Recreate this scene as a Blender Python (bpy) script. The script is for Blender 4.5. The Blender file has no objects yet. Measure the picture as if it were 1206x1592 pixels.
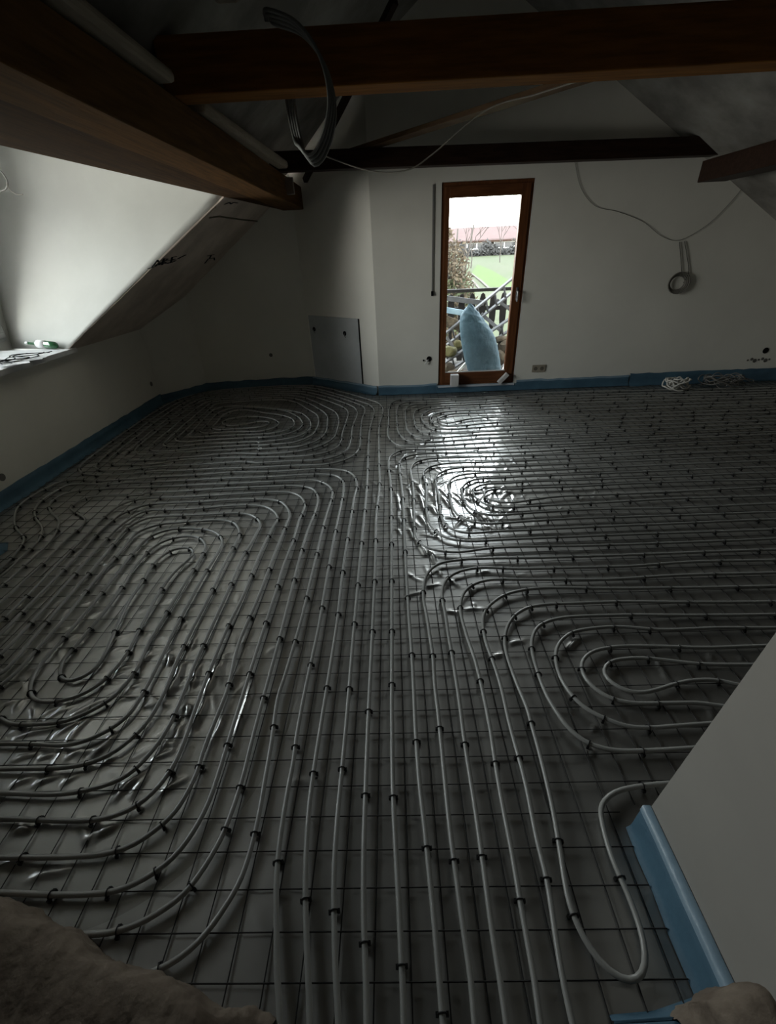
import bpy, bmesh, math, random
import numpy as np
from mathutils import Vector, Matrix

# ------------------------------------------------------------------ camera, light, exposure
C = bpy.context.scene.collection
sc = bpy.context.scene
sc.view_settings.view_transform = 'Standard'
sc.view_settings.look = 'None'
sc.view_settings.gamma = 1.0
sc.view_settings.use_curve_mapping = False
sc.view_settings.exposure = 0.0

cam_d = bpy.data.cameras.new('camera')
cam = bpy.data.objects.new('camera', cam_d); C.objects.link(cam); sc.camera = cam
cam_d.sensor_fit = 'VERTICAL'; cam_d.sensor_height = 24.0
cam_d.lens = 24.0 * 666.57 / 1592.0
cam_d.clip_start = 0.01; cam_d.clip_end = 600
PITCH, ROLL, YAW = 0.541647, 0.04743, -0.027649
cy, sy = math.cos(YAW), math.sin(YAW)
fw = Vector((sy*math.cos(PITCH), cy*math.cos(PITCH), -math.sin(PITCH)))
rt = Vector((cy, -sy, 0)); dn = fw.cross(rt)
r2 = rt*math.cos(ROLL) + dn*math.sin(ROLL); d2 = -rt*math.sin(ROLL) + dn*math.cos(ROLL)
m3 = Matrix((r2, -d2, -fw)).transposed()
cam.matrix_world = Matrix.Translation((0, 0, 1.6)) @ m3.to_4x4()

SKY = 16.5
world = bpy.data.worlds.new('world'); sc.world = world; world.use_nodes = True
wn = world.node_tree.nodes; wl = world.node_tree.links; wn.clear()
wo = wn.new('ShaderNodeOutputWorld'); bg = wn.new('ShaderNodeBackground')
tc = wn.new('ShaderNodeTexCoord'); sep = wn.new('ShaderNodeSeparateXYZ'); rp = wn.new('ShaderNodeValToRGB')
wl.new(tc.outputs['Generated'], sep.inputs[0]); wl.new(sep.outputs['Z'], rp.inputs[0])
rp.color_ramp.elements[0].position = 0.0; rp.color_ramp.elements[0].color = (0.97, 0.93, 0.88, 1)
rp.color_ramp.elements[1].position = 0.5; rp.color_ramp.elements[1].color = (0.86, 0.93, 1.0, 1)
wl.new(rp.outputs[0], bg.inputs[0]); bg.inputs[1].default_value = SKY
wl.new(bg.outputs[0], wo.inputs[0])

def portal(name, loc, direction, sx, sz):
    l = bpy.data.lights.new(name, 'AREA'); l.shape = 'RECTANGLE'; l.size = sx; l.size_y = sz
    l.cycles.is_portal = True
    o = bpy.data.objects.new(name, l); C.objects.link(o); o.location = loc
    o.rotation_euler = Vector(direction).to_track_quat('-Z', 'Y').to_euler()
    return o
portal('door_daylight_portal', (1.05, 5.76, 1.16), (0, -1, 0), 0.8, 1.9)
portal('window_daylight_portal', (-4.06, 3.42, 1.9), (1, 0, 0), 2.6, 1.8)

# ------------------------------------------------------------------ helpers
random.seed(7)
class MB:
    def __init__(s): s.v = []; s.f = []; s.smooth = []
    def add(s, vs, fs, sm=False):
        b = len(s.v); s.v += [tuple(v) for v in vs]
        s.f += [tuple(i+b for i in f) for f in fs]; s.smooth += [sm]*len(fs)
        return s
    def box(s, x0, x1, y0, y1, z0, z1):
        vs = [(x, y, z) for z in (z0, z1) for y in (y0, y1) for x in (x0, x1)]
        return s.add(vs, [(0,2,3,1),(4,5,7,6),(0,1,5,4),(2,6,7,3),(0,4,6,2),(1,3,7,5)])
    def bar(s, a, b, w, h, up=(0,0,1)):
        a = Vector(a); b = Vector(b); t = (b-a).normalized(); u = Vector(up)
        sd = t.cross(u).normalized(); u = sd.cross(t).normalized()
        vs = []
        for p in (a, b):
            for i, j in ((-1,-1),(1,-1),(1,1),(-1,1)): vs.append(p + sd*(i*w/2) + u*(j*h/2))
        return s.add(vs, [(0,1,2,3),(7,6,5,4),(0,4,5,1),(1,5,6,2),(2,6,7,3),(3,7,4,0)])
    def tube(s, pts, r, n=8, closed=False, caps=True):
        P = [Vector(p) for p in pts]; N = len(P); vs = []; fs = []
        rr = r if isinstance(r, (list, tuple)) else [r]*N
        t0 = (P[1]-P[0]).normalized(); u = Vector((0,0,1))
        if abs(t0.dot(u)) > .9: u = Vector((1,0,0))
        for i, p in enumerate(P):
            if closed: t = (P[(i+1) % N]-P[i-1])
            else: t = P[min(i+1, N-1)]-P[max(i-1, 0)]
            if t.length < 1e-9: t = t0
            t.normalize(); sd = t.cross(u)
            if sd.length < 1e-6: sd = t.orthogonal()
            sd.normalize(); u = sd.cross(t).normalized()
            for k in range(n):
                a = 2*math.pi*k/n; vs.append(p + (sd*math.cos(a)+u*math.sin(a))*rr[i])
        M = N if closed else N-1
        for i in range(M):
            for k in range(n):
                k2 = (k+1) % n; j = (i+1) % N
                fs.append((i*n+k, j*n+k, j*n+k2, i*n+k2))
        s.add(vs, fs, True)
        if caps and not closed:
            b = len(s.v)-len(vs)
            s.f.append(tuple(b+k for k in range(n))); s.f.append(tuple(b+(N-1)*n+k for k in reversed(range(n)))); s.smooth += [False, False]
        return s
    def prism(s, poly, off):      # planar polygon (3D points) extruded by vector
        n = len(poly); o = Vector(off)
        vs = [Vector(p) for p in poly] + [Vector(p)+o for p in poly]
        fs = [tuple(range(n)), tuple(reversed(range(n, 2*n)))] + [(i, i+n, (i+1) % n+n, (i+1) % n) for i in range(n)]
        return s.add(vs, fs)
    def grid(s, rows, sm=True, closed=False):
        n = len(rows[0]); vs = [p for r in rows for p in r]; fs = []
        for i in range(len(rows)-1):
            for k in range(n if closed else n-1):
                k2 = (k+1) % n; fs.append((i*n+k, i*n+k2, (i+1)*n+k2, (i+1)*n+k))
        return s.add(vs, fs, sm)
    def build(s, name, mat, parent=None, bevel=0, fix=True):
        me = bpy.data.meshes.new(name); me.from_pydata([tuple(v) for v in s.v], [], s.f)
        me.polygons.foreach_set('use_smooth', s.smooth)
        if fix:
            bm = bmesh.new(); bm.from_mesh(me); bmesh.ops.recalc_face_normals(bm, faces=bm.faces); bm.to_mesh(me); bm.free()
        if mat: me.materials.append(mat)
        o = bpy.data.objects.new(name, me); C.objects.link(o)
        if parent: o.parent = parent
        if bevel:
            md = o.modifiers.new('bevel', 'BEVEL'); md.width = bevel; md.segments = 2; md.limit_method = 'ANGLE'
        return o
def tag(o, label, cat, group=None, kind=None):
    o['label'] = label; o['category'] = cat
    if group: o['group'] = group
    if kind: o['kind'] = kind
    return o
def struct(o): o['kind'] = 'structure'; return o
def empty(name, loc, rz=0):
    o = bpy.data.objects.new(name, None); C.objects.link(o); o.location = loc; o.rotation_euler.z = rz
    o.empty_display_size = .1
    return o
def crom(P, step=.02, closed=False):
    P = [Vector(p) for p in P]; N = len(P); out = []
    for i in range(N if closed else N-1):
        if closed: a, b, c, d = P[i-1], P[i], P[(i+1) % N], P[(i+2) % N]
        else: a, b, c, d = P[max(i-1, 0)], P[i], P[i+1], P[min(i+2, N-1)]
        # centripetal Catmull-Rom
        def dt(p, q): return max((q-p).length, 1e-4)**.5
        t0 = 0; t1 = t0+dt(a, b); t2 = t1+dt(b, c); t3 = t2+dt(c, d)
        if a == b: t1 = t0+dt(b, c); t2 = t1+dt(b, c); t3 = t2+dt(c, d); a = b-(c-b)
        if c == d: d = c+(c-b); t3 = t2+dt(b, c)
        n = max(2, int((c-b).length/step))
        for k in range(n):
            t = t1+(t2-t1)*k/n
            A1 = a*((t1-t)/(t1-t0))+b*((t-t0)/(t1-t0)); A2 = b*((t2-t)/(t2-t1))+c*((t-t1)/(t2-t1)); A3 = c*((t3-t)/(t3-t2))+d*((t-t2)/(t3-t2))
            B1 = A1*((t2-t)/(t2-t0))+A2*((t-t0)/(t2-t0)); B2 = A2*((t3-t)/(t3-t1))+A3*((t-t1)/(t3-t1))
            out.append(B1*((t2-t)/(t2-t1))+B2*((t-t1)/(t2-t1)))
    if not closed: out.append(P[-1])
    return out

def mat(name, col, rough=.6, spec=.5, metal=0, noise=None, bump=None, coat=0, coord='Object', col2=None, nscale=4, stretch=None):
    """procedural surface: base colour broken up by noise, optional fine bump"""
    m = bpy.data.materials.new(name); m.use_nodes = True; nt = m.node_tree; n = nt.nodes; l = nt.links
    b = n['Principled BSDF']; b.inputs['Roughness'].default_value = rough; b.inputs['Metallic'].default_value = metal
    b.inputs['Specular IOR Level'].default_value = spec
    if coat: b.inputs['Coat Weight'].default_value = coat; b.inputs['Coat Roughness'].default_value = .08
    tc = n.new('ShaderNodeTexCoord'); mp = n.new('ShaderNodeMapping'); l.new(tc.outputs[coord], mp.inputs[0])
    if stretch: mp.inputs['Scale'].default_value = stretch
    nz = n.new('ShaderNodeTexNoise'); nz.inputs['Scale'].default_value = nscale; nz.inputs['Detail'].default_value = 6; nz.inputs['Roughness'].default_value = .6
    l.new(mp.outputs[0], nz.inputs['Vector'])
    cr = n.new('ShaderNodeValToRGB'); l.new(nz.outputs['Fac'], cr.inputs[0])
    c2 = col2 or tuple(c*.82 for c in col)
    cr.color_ramp.elements[0].position = .35; cr.color_ramp.elements[0].color = (*c2, 1)
    cr.color_ramp.elements[1].position = .65; cr.color_ramp.elements[1].color = (*col, 1)
    l.new(cr.outputs[0], b.inputs['Base Color'])
    if bump:
        nb = n.new('ShaderNodeTexNoise'); nb.inputs['Scale'].default_value = bump[0]; nb.inputs['Detail'].default_value = 5
        l.new(mp.outputs[0], nb.inputs['Vector'])
        bp = n.new('ShaderNodeBump'); bp.inputs['Strength'].default_value = bump[1]; bp.inputs['Distance'].default_value = bump[2]
        l.new(nb.outputs['Fac'], bp.inputs['Height']); l.new(bp.outputs[0], b.inputs['Normal'])
    return m
def wood(name, c1, c2, scale=(1, 12, 12), rough=.55):
    m = mat(name, c1, rough, .15, col2=c2, nscale=3, stretch=scale, bump=(6, .25, .004))
    return m

M_wall = mat('painted_plaster', (.82, .80, .725), .85, .2, col2=(.76, .74, .67), nscale=1.2, bump=(40, .15, .003))
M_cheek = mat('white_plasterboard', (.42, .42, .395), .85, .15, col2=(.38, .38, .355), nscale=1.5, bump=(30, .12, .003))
M_rough = mat('rough_render', (.20, .165, .13), .95, .1, col2=(.12, .095, .075), nscale=9, bump=(25, .8, .012))
M_dry = mat('raw_plasterboard', (.72, .62, .54), .85, .2, col2=(.52, .44, .38), nscale=2.5)
M_roof = mat('roof_lining', (.30, .29, .265), .8, .2, col2=(.16, .15, .135), nscale=2.2)
M_beam = wood('stained_timber', (.29, .12, .025), (.17, .068, .015), rough=.75)
M_beamy = wood('stained_timber_long', (.155, .074, .022), (.085, .042, .013), (12, 1, 12), .85)
M_dark = wood('dark_timber', (.036, .018, .011), (.018, .009, .006))
M_rail = mat('weathered_black_paint', (.016, .014, .014), .8, .2)
M_board = wood('bare_board', (.15, .09, .045), (.09, .05, .025), (3, 3, 20))
M_batten = mat('grey_batten', (.34, .29, .23), .8, .2, nscale=6, stretch=(6, 1, 6))
M_door = wood('door_stain', (.17, .065, .026), (.10, .038, .015), (10, 10, 1), .4)
M_doorh = wood('door_stain_flat', (.17, .065, .026), (.10, .038, .015), (1, 10, 10), .4)
M_white = mat('white_plastic', (.75, .75, .73), .4, .5)
M_whitef = mat('white_foam', (.72, .70, .68), .8, .2)
M_steel = mat('handle_metal', (.62, .62, .64), .35, .5, metal=1)
M_frame = mat('window_plastic', (.42, .43, .42), .45, .4)
M_sill = mat('sill_board', (.62, .62, .62), .45, .4, col2=(.52, .52, .52), nscale=8)
M_blue = mat('blue_edge_foam', (.075, .155, .215), .6, .3, col2=(.050, .105, .155), nscale=3, bump=(14, .5, .008))
M_bluel = mat('pale_blue_film', (.26, .36, .44), .4, .5, col2=(.18, .27, .34), nscale=5, bump=(20, .5, .006))
M_clip = mat('black_clip', (.010, .010, .010), .5, .3)
M_wire = mat('dark_wire', (.020, .019, .018), .55, .3)
M_cable = mat('white_cable', (.26, .24, .20), .6, .3)
M_cabled = mat('grey_cable', (.22, .21, .195), .6, .3)
M_cond = mat('grey_conduit', (.20, .20, .19), .55, .4)
M_hole = mat('dark_hole', (.008, .008, .008), .9, .1)
M_smudge = mat('smudge', (.17, .165, .15), .9, .1)
M_ink = mat('stamp_ink', (.030, .032, .032), .8, .1)
M_wallcable = mat('dark_cable', (.085, .08, .07), .8, .1)  # dark tone for the thin cables on the far wall
M_socket = mat('socket_beige', (.36, .32, .25), .5, .4)
M_alu = mat('aluminium', (.090, .090, .096), .6, .2, metal=.0, nscale=15)
M_bag = mat('blue_sack', (.044, .080, .104), .6, .15, col2=(.034, .064, .085), nscale=4, bump=(9, .9, .03))
M_grass = mat('grass', (.030, .037, .017), .9, .1, col2=(.037, .040, .023), nscale=.25, bump=(3, .5, .05))
M_crop = mat('young_crop', (.032, .050, .011), .9, .1, col2=(.028, .044, .010), nscale=1)
M_leafb = mat('brown_leaves', (.050, .036, .020), .8, .2, col2=(.026, .018, .010), nscale=6)
M_leafg = mat('green_leaves', (.036, .042, .018), .8, .2, col2=(.020, .026, .010), nscale=6)
M_bark = mat('bark', (.060, .052, .046), .9, .1, nscale=8)
M_pinkroof = mat('red_roof_tiles', (.058, .033, .030), .8, .2, col2=(.050, .028, .026), nscale=.6)
M_barn = mat('barn_wall', (.050, .042, .036), .9, .1, nscale=.5)
M_pane_dark = mat('barn_glazing', (.018, .020, .023), .2, .5)
M_hedge = mat('hedge_leaves', (.026, .025, .024), .9, .1, col2=(.042, .040, .038), nscale=2)
M_concrete = mat('balcony_slab', (.035, .032, .028), .9, .2, bump=(20, .3, .01))
M_rubble = mat('rubble', (.105, .086, .064), .9, .1, col2=(.045, .034, .025), nscale=12, bump=(20, .6, .02))
M_yellow = mat('yellow_sheet', (.075, .066, .020), .7, .3, nscale=10)
M_greenglass = mat('green_bottle_glass', (.03, .12, .05), .12, .6)
M_paper = mat('paper', (.60, .60, .60), .8, .2)

def glass_mat(name, tint=(.96, .98, .97)):
    m = bpy.data.materials.new(name); m.use_nodes = True; nt = m.node_tree; n = nt.nodes; l = nt.links
    n.remove(n['Principled BSDF']); out = n['Material Output']
    tr = n.new('ShaderNodeBsdfTransparent'); tr.inputs[0].default_value = (*tint, 1)
    gl = n.new('ShaderNodeBsdfGlossy'); gl.inputs['Roughness'].default_value = .02
    fr = n.new('ShaderNodeFresnel'); fr.inputs[0].default_value = 1.45
    mx = n.new('ShaderNodeMixShader'); l.new(fr.outputs[0], mx.inputs[0]); l.new(tr.outputs[0], mx.inputs[1]); l.new(gl.outputs[0], mx.inputs[2])
    l.new(mx.outputs[0], out.inputs[0]); return m
M_glass = glass_mat('window_glass')

def pipe_mat():
    m = bpy.data.materials.new('grey_heating_pipe'); m.use_nodes = True; nt = m.node_tree; n = nt.nodes; l = nt.links
    b = n['Principled BSDF']; b.inputs['Roughness'].default_value = .33
    b.inputs['Specular IOR Level'].default_value = .5
    tc = n.new('ShaderNodeTexCoord'); nz = n.new('ShaderNodeTexNoise'); nz.inputs['Scale'].default_value = 9
    l.new(tc.outputs['Object'], nz.inputs['Vector'])
    cr = n.new('ShaderNodeValToRGB'); l.new(nz.outputs['Fac'], cr.inputs[0])
    cr.color_ramp.elements[0].color = (.25, .25, .235, 1); cr.color_ramp.elements[1].color = (.32, .32, .30, 1)
    l.new(cr.outputs[0], b.inputs['Base Color'])
    return m
M_pipe = pipe_mat()

def foil_mat():
    # clear film over grey boards: dull where it lies on the boards, glossier where it is stretched free between the pipes
    m = bpy.data.materials.new('clear_film_over_grey_insulation'); m.use_nodes = True; nt = m.node_tree; n = nt.nodes; l = nt.links
    b = n['Principled BSDF']; b.inputs['Roughness'].default_value = .52; b.inputs['Metallic'].default_value = .85
    b.inputs['Coat Weight'].default_value = 1.0; b.inputs['Coat IOR'].default_value = 2.1
    tc = n.new('ShaderNodeTexCoord'); nz = n.new('ShaderNodeTexNoise'); nz.inputs['Scale'].default_value = 1.7; nz.inputs['Detail'].default_value = 7
    l.new(tc.outputs['Object'], nz.inputs['Vector'])
    cr = n.new('ShaderNodeValToRGB'); l.new(nz.outputs['Fac'], cr.inputs[0])
    cr.color_ramp.elements[0].position = .3; cr.color_ramp.elements[0].color = (.26, .255, .235, 1)
    cr.color_ramp.elements[1].position = .7; cr.color_ramp.elements[1].color = (.35, .342, .318, 1)
    l.new(cr.outputs[0], b.inputs['Base Color'])
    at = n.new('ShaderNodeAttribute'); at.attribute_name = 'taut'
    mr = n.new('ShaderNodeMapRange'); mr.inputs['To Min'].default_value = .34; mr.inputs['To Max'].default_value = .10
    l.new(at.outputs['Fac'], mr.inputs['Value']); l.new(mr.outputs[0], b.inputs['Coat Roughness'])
    n2 = n.new('ShaderNodeTexNoise'); n2.inputs['Scale'].default_value = 5; n2.inputs['Detail'].default_value = 4; n2.inputs['Distortion'].default_value = 1.2
    l.new(tc.outputs['Object'], n2.inputs['Vector'])
    bp = n.new('ShaderNodeBump'); bp.inputs['Strength'].default_value = .6; bp.inputs['Distance'].default_value = .006
    l.new(n2.outputs['Fac'], bp.inputs['Height'])
    l.new(bp.outputs[0], b.inputs['Coat Normal'])
    return m
M_foil = foil_mat()

# ------------------------------------------------------------------ room shell (metres; camera stands in the opening of the near wall)
def zl(x): return 3.18 + .72*x          # underside of the left roof slope
def zr(x): return 4.289 - .6*x          # underside of the right roof slope
def zc(x): return 3.31 + .72*x          # lining above the rafters, left
XR = .742; ZRIDGE = zc(XR)
XW = 6.05                                # right knee wall
struct(MB().box(-4.3, XW+.3, -1.9, 6.8, -.25, -.012).build('floor', mat('insulation_boards', (.10, .10, .095), .8, .2)))

def wall_run(name, a, b, ztop, th=.25, m=M_wall, z0=-.012):
    a = Vector((*a, 0)); b = Vector((*b, 0)); t = (b-a).normalized(); nrm = Vector((-t.y, t.x, 0))*th   # outward
    vs = [a+Vector((0,0,z0)), b+Vector((0,0,z0)), b+Vector((0,0,ztop(b.x))), a+Vector((0,0,ztop(a.x)))]
    return struct(MB().prism(vs, nrm).build(name, m))
# far wall, with the door opening
DX0, DX1, DZ0, DZ1 = .580, 1.570, .085, 2.225
YF = 5.70
mb = MB()
mb.prism([(-.195,YF,-.012),(DX0,YF,-.012),(DX0,YF,zc(DX0)),(-.195,YF,zc(-.195))], (0,.3,0))
mb.prism([(DX0,YF,DZ1),(DX1,YF,DZ1),(DX1,YF,zr(DX1)),(XR,YF,ZRIDGE),(DX0,YF,zc(DX0))], (0,.3,0))
mb.prism([(DX0,YF,-.012),(DX1,YF,-.012),(DX1,YF,DZ0),(DX0,YF,DZ0)], (0,.3,0))
mb.prism([(DX1,YF,-.012),(XW,YF,-.012),(XW,YF,zr(XW)),(DX1,YF,zr(DX1))], (0,.3,0))
struct(mb.build('wall_far', M_wall))
wall_run('wall_angled', (-1.163,6.422), (-.195,5.708), zc, .2)
wall_run('wall_recess', (-2.708,6.298), (-1.163,6.422), zc, .2)
wall_run('wall_corner', (-3.14,5.749), (-2.708,6.298), zc, .2)
struct(MB().prism([(-3.14,-1.9,-.012),(-3.14,5.749,-.012),(-3.14,5.749,.92),(-3.14,-1.9,.92)], (-.25,0,0)).build('wall_left', M_wall))
struct(MB().box(XW, XW+.2, -1.9, 5.9, -.012, zr(XW)).build('wall_right', M_wall))
struct(MB().prism([(-3.14,-1.9,-.012),(XW,-1.9,-.012),(XW,-1.9,zr(XW)),(XR,-1.9,ZRIDGE),(-3.14,-1.9,zc(-3.14))], (0,-.2,0)).build('wall_near', M_rough))  # out of view; dark render added to cut light bounced on the near floor
# return wall beside the camera (its outer corner leans a little)
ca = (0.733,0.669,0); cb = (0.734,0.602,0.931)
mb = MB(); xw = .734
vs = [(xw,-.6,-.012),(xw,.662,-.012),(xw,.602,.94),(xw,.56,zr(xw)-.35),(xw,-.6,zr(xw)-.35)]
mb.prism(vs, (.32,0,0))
struct(mb.build('wall_partition', mat('dimmed_plaster', (.27, .26, .235), .85, .2, col2=(.245, .235, .215), nscale=1.5)))  # plaster darker than the other walls, weaker window light put into its colour
# roof lining: left slope with the dormer opening, right slope
def slope(name, pts, m=M_roof, th=.12):
    return struct(MB().prism(pts, (0,0,th)).build(name, m))
def L(x, y): return (x, y, zl(x))
def Lc_(x, y): return (x, y, zc(x))
def Rr(x, y): return (x, y, zr(x))
slope('ceiling_left', [Lc_(-1.5,-1.9), Lc_(XR,-1.9), Lc_(XR,6.9), Lc_(-1.5,6.9)])
slope('ceiling_left_near', [Lc_(-3.4,-1.9), Lc_(-1.5,-1.9), Lc_(-1.5,1.2), Lc_(-3.4,1.2)])
slope('ceiling_right', [Rr(XR,-1.9), Rr(XW+.2,-1.9), Rr(XW+.2,6.9), Rr(XR,6.9)])
# raw plasterboard on the slope between dormer and gable
e0 = (-3.10, 4.32); e1 = (-1.55, 4.83)
slope('ceiling_slope_board', [L(-3.4, 4.32), L(e0[0], e0[1]), L(e1[0], e1[1]), L(-1.3, 4.86), L(-1.3, 6.9), L(-3.4, 6.9)], M_dry, .014)
# dormer: far cheek, near cheek, soffit, window wall
def bil(A, B, Cc, D, n=14):
    rows = []
    for i in range(n+1):
        u = i/n; p = Vector(A).lerp(Vector(B), u); q = Vector(D).lerp(Vector(Cc), u)
        rows.append([p.lerp(q, k/n) for k in range(n+1)])
    return rows
def cheek(u, v):      # u: outer -> room, v: sill -> top
    A, B, C_, D, E_, F_ = [Vector(p) for p in ((-4.05,4.78,.90), (-3.10,4.315,.94), (-1.50,4.865,2.115), (-4.15,5.12,2.20), (-1.50,4.93,3.05), (-4.15,5.26,3.05))]
    lo, hi, top = A.lerp(B, u), D.lerp(C_, u), F_.lerp(E_, u)
    return lo.lerp(hi, v/.7) if v <= .7 else hi.lerp(top, (v-.7)/.3)
ck = MB().grid([[cheek(i/20, k/20) for k in range(21)] for i in range(21)])
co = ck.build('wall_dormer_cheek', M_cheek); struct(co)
sd = co.modifiers.new('solid', 'SOLIDIFY'); sd.thickness = .015; sd.offset = 1 if False else -1
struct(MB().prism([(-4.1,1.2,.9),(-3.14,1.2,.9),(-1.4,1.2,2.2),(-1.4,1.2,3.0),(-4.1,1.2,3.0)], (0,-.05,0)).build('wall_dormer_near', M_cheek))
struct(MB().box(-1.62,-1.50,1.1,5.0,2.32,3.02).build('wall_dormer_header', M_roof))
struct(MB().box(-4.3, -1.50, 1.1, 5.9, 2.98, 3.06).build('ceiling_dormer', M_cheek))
mb = MB(); WY0, WY1, WZ0, WZ1 = 2.1, 4.74, .985, 2.83
mb.box(-4.25, -4.0, 1.1, WY0, .6, 3.0); mb.box(-4.25, -4.0, WY1, 5.9, .6, 3.0)
mb.box(-4.25, -4.0, WY0, WY1, .6, WZ0); mb.box(-4.25, -4.0, WY0, WY1, WZ1, 3.0)
mb.box(-4.25, -3.38, 1.1, 4.9, .60, .90)
struct(mb.build('wall_dormer_window', M_cheek))
# ragged plaster edge where cheek meets raw board
mb = MB(); rnd = random.Random(3)
p0 = Vector((-3.10, 4.31, .925)); p1 = Vector((-1.58, 4.83, 2.035))
N = 46; pts = []; rad = []
for i in range(N+1):
    t = i/N; p = p0.lerp(p1, t); pts.append((p.x, p.y, zl(p.x)-.004+rnd.uniform(-.003,.003))); rad.append(.0025+rnd.uniform(0,.003))
mb.tube(pts, rad, 6)
struct(mb.build('trim_plaster_edge', M_batten))

# window_1 (only a corner of its frame is in view)
w = empty('window_1', (-4.03, (WY0+WY1)/2, WZ0)); struct(w)
mb = MB()
def wf(mb, y0, y1, z0, z1, t=.07, x0=-.05, x1=.03):
    mb.box(x0, x1, y0, y1, z0, z0+t); mb.box(x0, x1, y0, y1, z1-t, z1); mb.box(x0, x1, y0, y0+t, z0+t, z1-t); mb.box(x0, x1, y1-t, y1, z0+t, z1-t)
hy = (WY1-WY0)/2; hz = WZ1-WZ0
wf(mb, -hy, hy, 0, hz, .035); mb.build('window_frame', M_frame, w, .004)
for k, (a_, b_) in enumerate(((-hy+.035, 0), (0, hy-.035))):
    mb = MB(); wf(mb, a_, b_, .035, hz-.035, .05, -.02, .055); s_ = mb.build('casement', M_frame, w, .004)
    g = MB().box(.0, .006, a_+.045, b_-.045, .08, hz-.08).build('pane', M_glass, s_)
    MB().box(.055, .075, (b_ if k == 0 else a_)-.02+(.0 if k else -.0), (b_ if k == 0 else a_)+.02, .45, .60).build('window_handle', M_white, s_)

# window sill board
o = MB().box(-4.0, -3.065, 1.25, 4.375, .902, .945).build('trim_window_sill', M_sill, bevel=.003); struct(o)

# ------------------------------------------------------------------ timber
def beam(name, a, b, w, h, m, label, cat='beam', bev=.006):
    o = MB().bar(a, b, w, h).build(name, m, bevel=bev); return tag(o, label, cat)
mb = MB().bar((-1.22,-1.85,2.21), (-1.15,6.36,2.21), .26, .22); o = mb.build('purlin', M_beamy, bevel=.006)
tag(o, 'long brown timber purlin running over the dormer on the left', 'beam')
mb = MB().prism([(-1.30,1.9,2.10),(-1.86,1.9,2.10),(-1.775,2.55,2.10),(-1.48,4.73,2.10),(-1.27,6.25,2.10)], (0,0,.035))
o = mb.build('soffit_board', wood('shaded_soffit_board', (.075, .036, .012), (.045, .022, .008), (12, 1, 12), .9)); tag(o, 'brown board closing the underside between dormer and left purlin', 'board')  # purlin timber darkened, shade under the board put into its colour
beam('purlin', (3.22,-1.85,2.165), (3.22,5.36,2.165), .28, .17, M_dark, 'nearly black purlin end at the upper right by the far wall')
beam('collar_beam', (-1.10,3.0,2.43), (4.0,2.985,2.43), .16, .215, M_beam, 'thick reddish brown cross beam nearest the camera, across the top')
beam('collar_beam', (-1.12,5.26,2.395), (3.3,5.56,2.385), .13, .15, M_dark, 'thin dark cross beam in front of the far wall above the door')
beam('batten', (-1.085,.6,2.365), (-1.055,2.83,2.365), .12, .05, M_batten, 'grey board lying on the left purlin in front of the thick cross beam', 'board', .02)
beam('batten', (-1.07,3.26,2.36), (-.985,5.17,2.36), .11, .06, M_batten, 'grey board lying on the left purlin between the two cross beams', 'board', .02)
beam('batten', (-.70,1.4,zl(-.70)-.04), (-.70,2.9,zl(-.70)-.04), .12, .05, M_batten, 'dim grey batten high under the roof above the left purlin', 'board', .02)
beam('diagonal_board', (-.42,5.62,2.485), (2.15,3.08,2.565), .13, .035, M_board, 'brown board lying diagonally on top of the two cross beams', 'board', .003)
beam('roof_strut', (-.93,6.1,2.35), (.10,4.6,3.18), .05, .05, M_dark, 'dark slanting strut behind the hanging conduit coil', 'strut', .003)
# small iron bracket on purlin joint
o = MB().box(-1.05,-.95,5.42,5.46,2.16,2.30).build('metal_bracket', M_steel, bevel=.003); tag(o, 'small pale metal bracket at the left end of the dark cross beam', 'bracket')

# ------------------------------------------------------------------ door_1
d = empty('door_1', (0, YF, 0)); struct(d)
y0 = .01
mb = MB(); fw_ = .05
mb.box(DX0+.003, DX1-.008, y0, y0+.07, DZ1-fw_, DZ1-.003); mb.box(DX0+.003, DX0+fw_, y0, y0+.07, DZ0+.003, DZ1-fw_)
mb.box(DX1-fw_, DX1-.008, y0, y0+.07, DZ0+.003, DZ1-fw_); mb.box(DX0+fw_, DX1-fw_, y0, y0+.07, DZ0+.003, DZ0+.045)
mb.build('door_frame', M_door, d, .003)
sx0, sx1, sz0, sz1 = DX0+.035, DX1-.035, DZ0+.03, DZ1-.035
gx0, gx1, gz0, gz1 = .668, 1.437, .243, 2.088
mb = MB(); ya, yb = y0-.012, y0+.058
mb.box(sx0, gx0, ya, yb, sz0, sz1); mb.box(gx1, sx1, ya, yb, sz0, sz1)
sash = mb.build('door_sash', M_door, d, .004)
mb = MB(); mb.box(gx0, gx1, ya, yb, sz0, gz0); mb.box(gx0, gx1, ya, yb, gz1, sz1); mb.build('sash_rail', M_doorh, sash, .004)
mb = MB(); mb.box(gx0, gx1, ya+.01, ya+.02, gz0, gz0+.012); mb.build('glazing_bead', M_white, sash)
MB().box(gx0-.01, gx1+.01, y0+.02, y0+.028, gz0-.01, gz1+.01).build('door_pane', M_glass, d)
hd = MB().box(1.478,1.502,ya-.008,ya,1.06,1.20).build('handle_plate', M_steel, sash, .003)
mb = MB(); mb.tube([(1.49,ya-.004,1.16),(1.49,ya-.045,1.16)], .009, 10); mb.tube(crom([(1.49,ya-.045,1.165),(1.49,ya-.048,1.14),(1.489,ya-.045,1.05)], .01), .010, 10)
mb.build('door_handle', M_steel, sash)
# plaster reveals
struct(MB().box(DX1-.008, DX1+.0, 5.70-.0, 5.78, DZ0, DZ1).build('trim_door_reveal', M_white))
struct(MB().box(DX0, DX1, YF-.03, YF+.01, DZ0-.02, DZ0+.003).build('trim_door_threshold', mat('threshold_white', (.62,.66,.72), .5, .4)))

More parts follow.
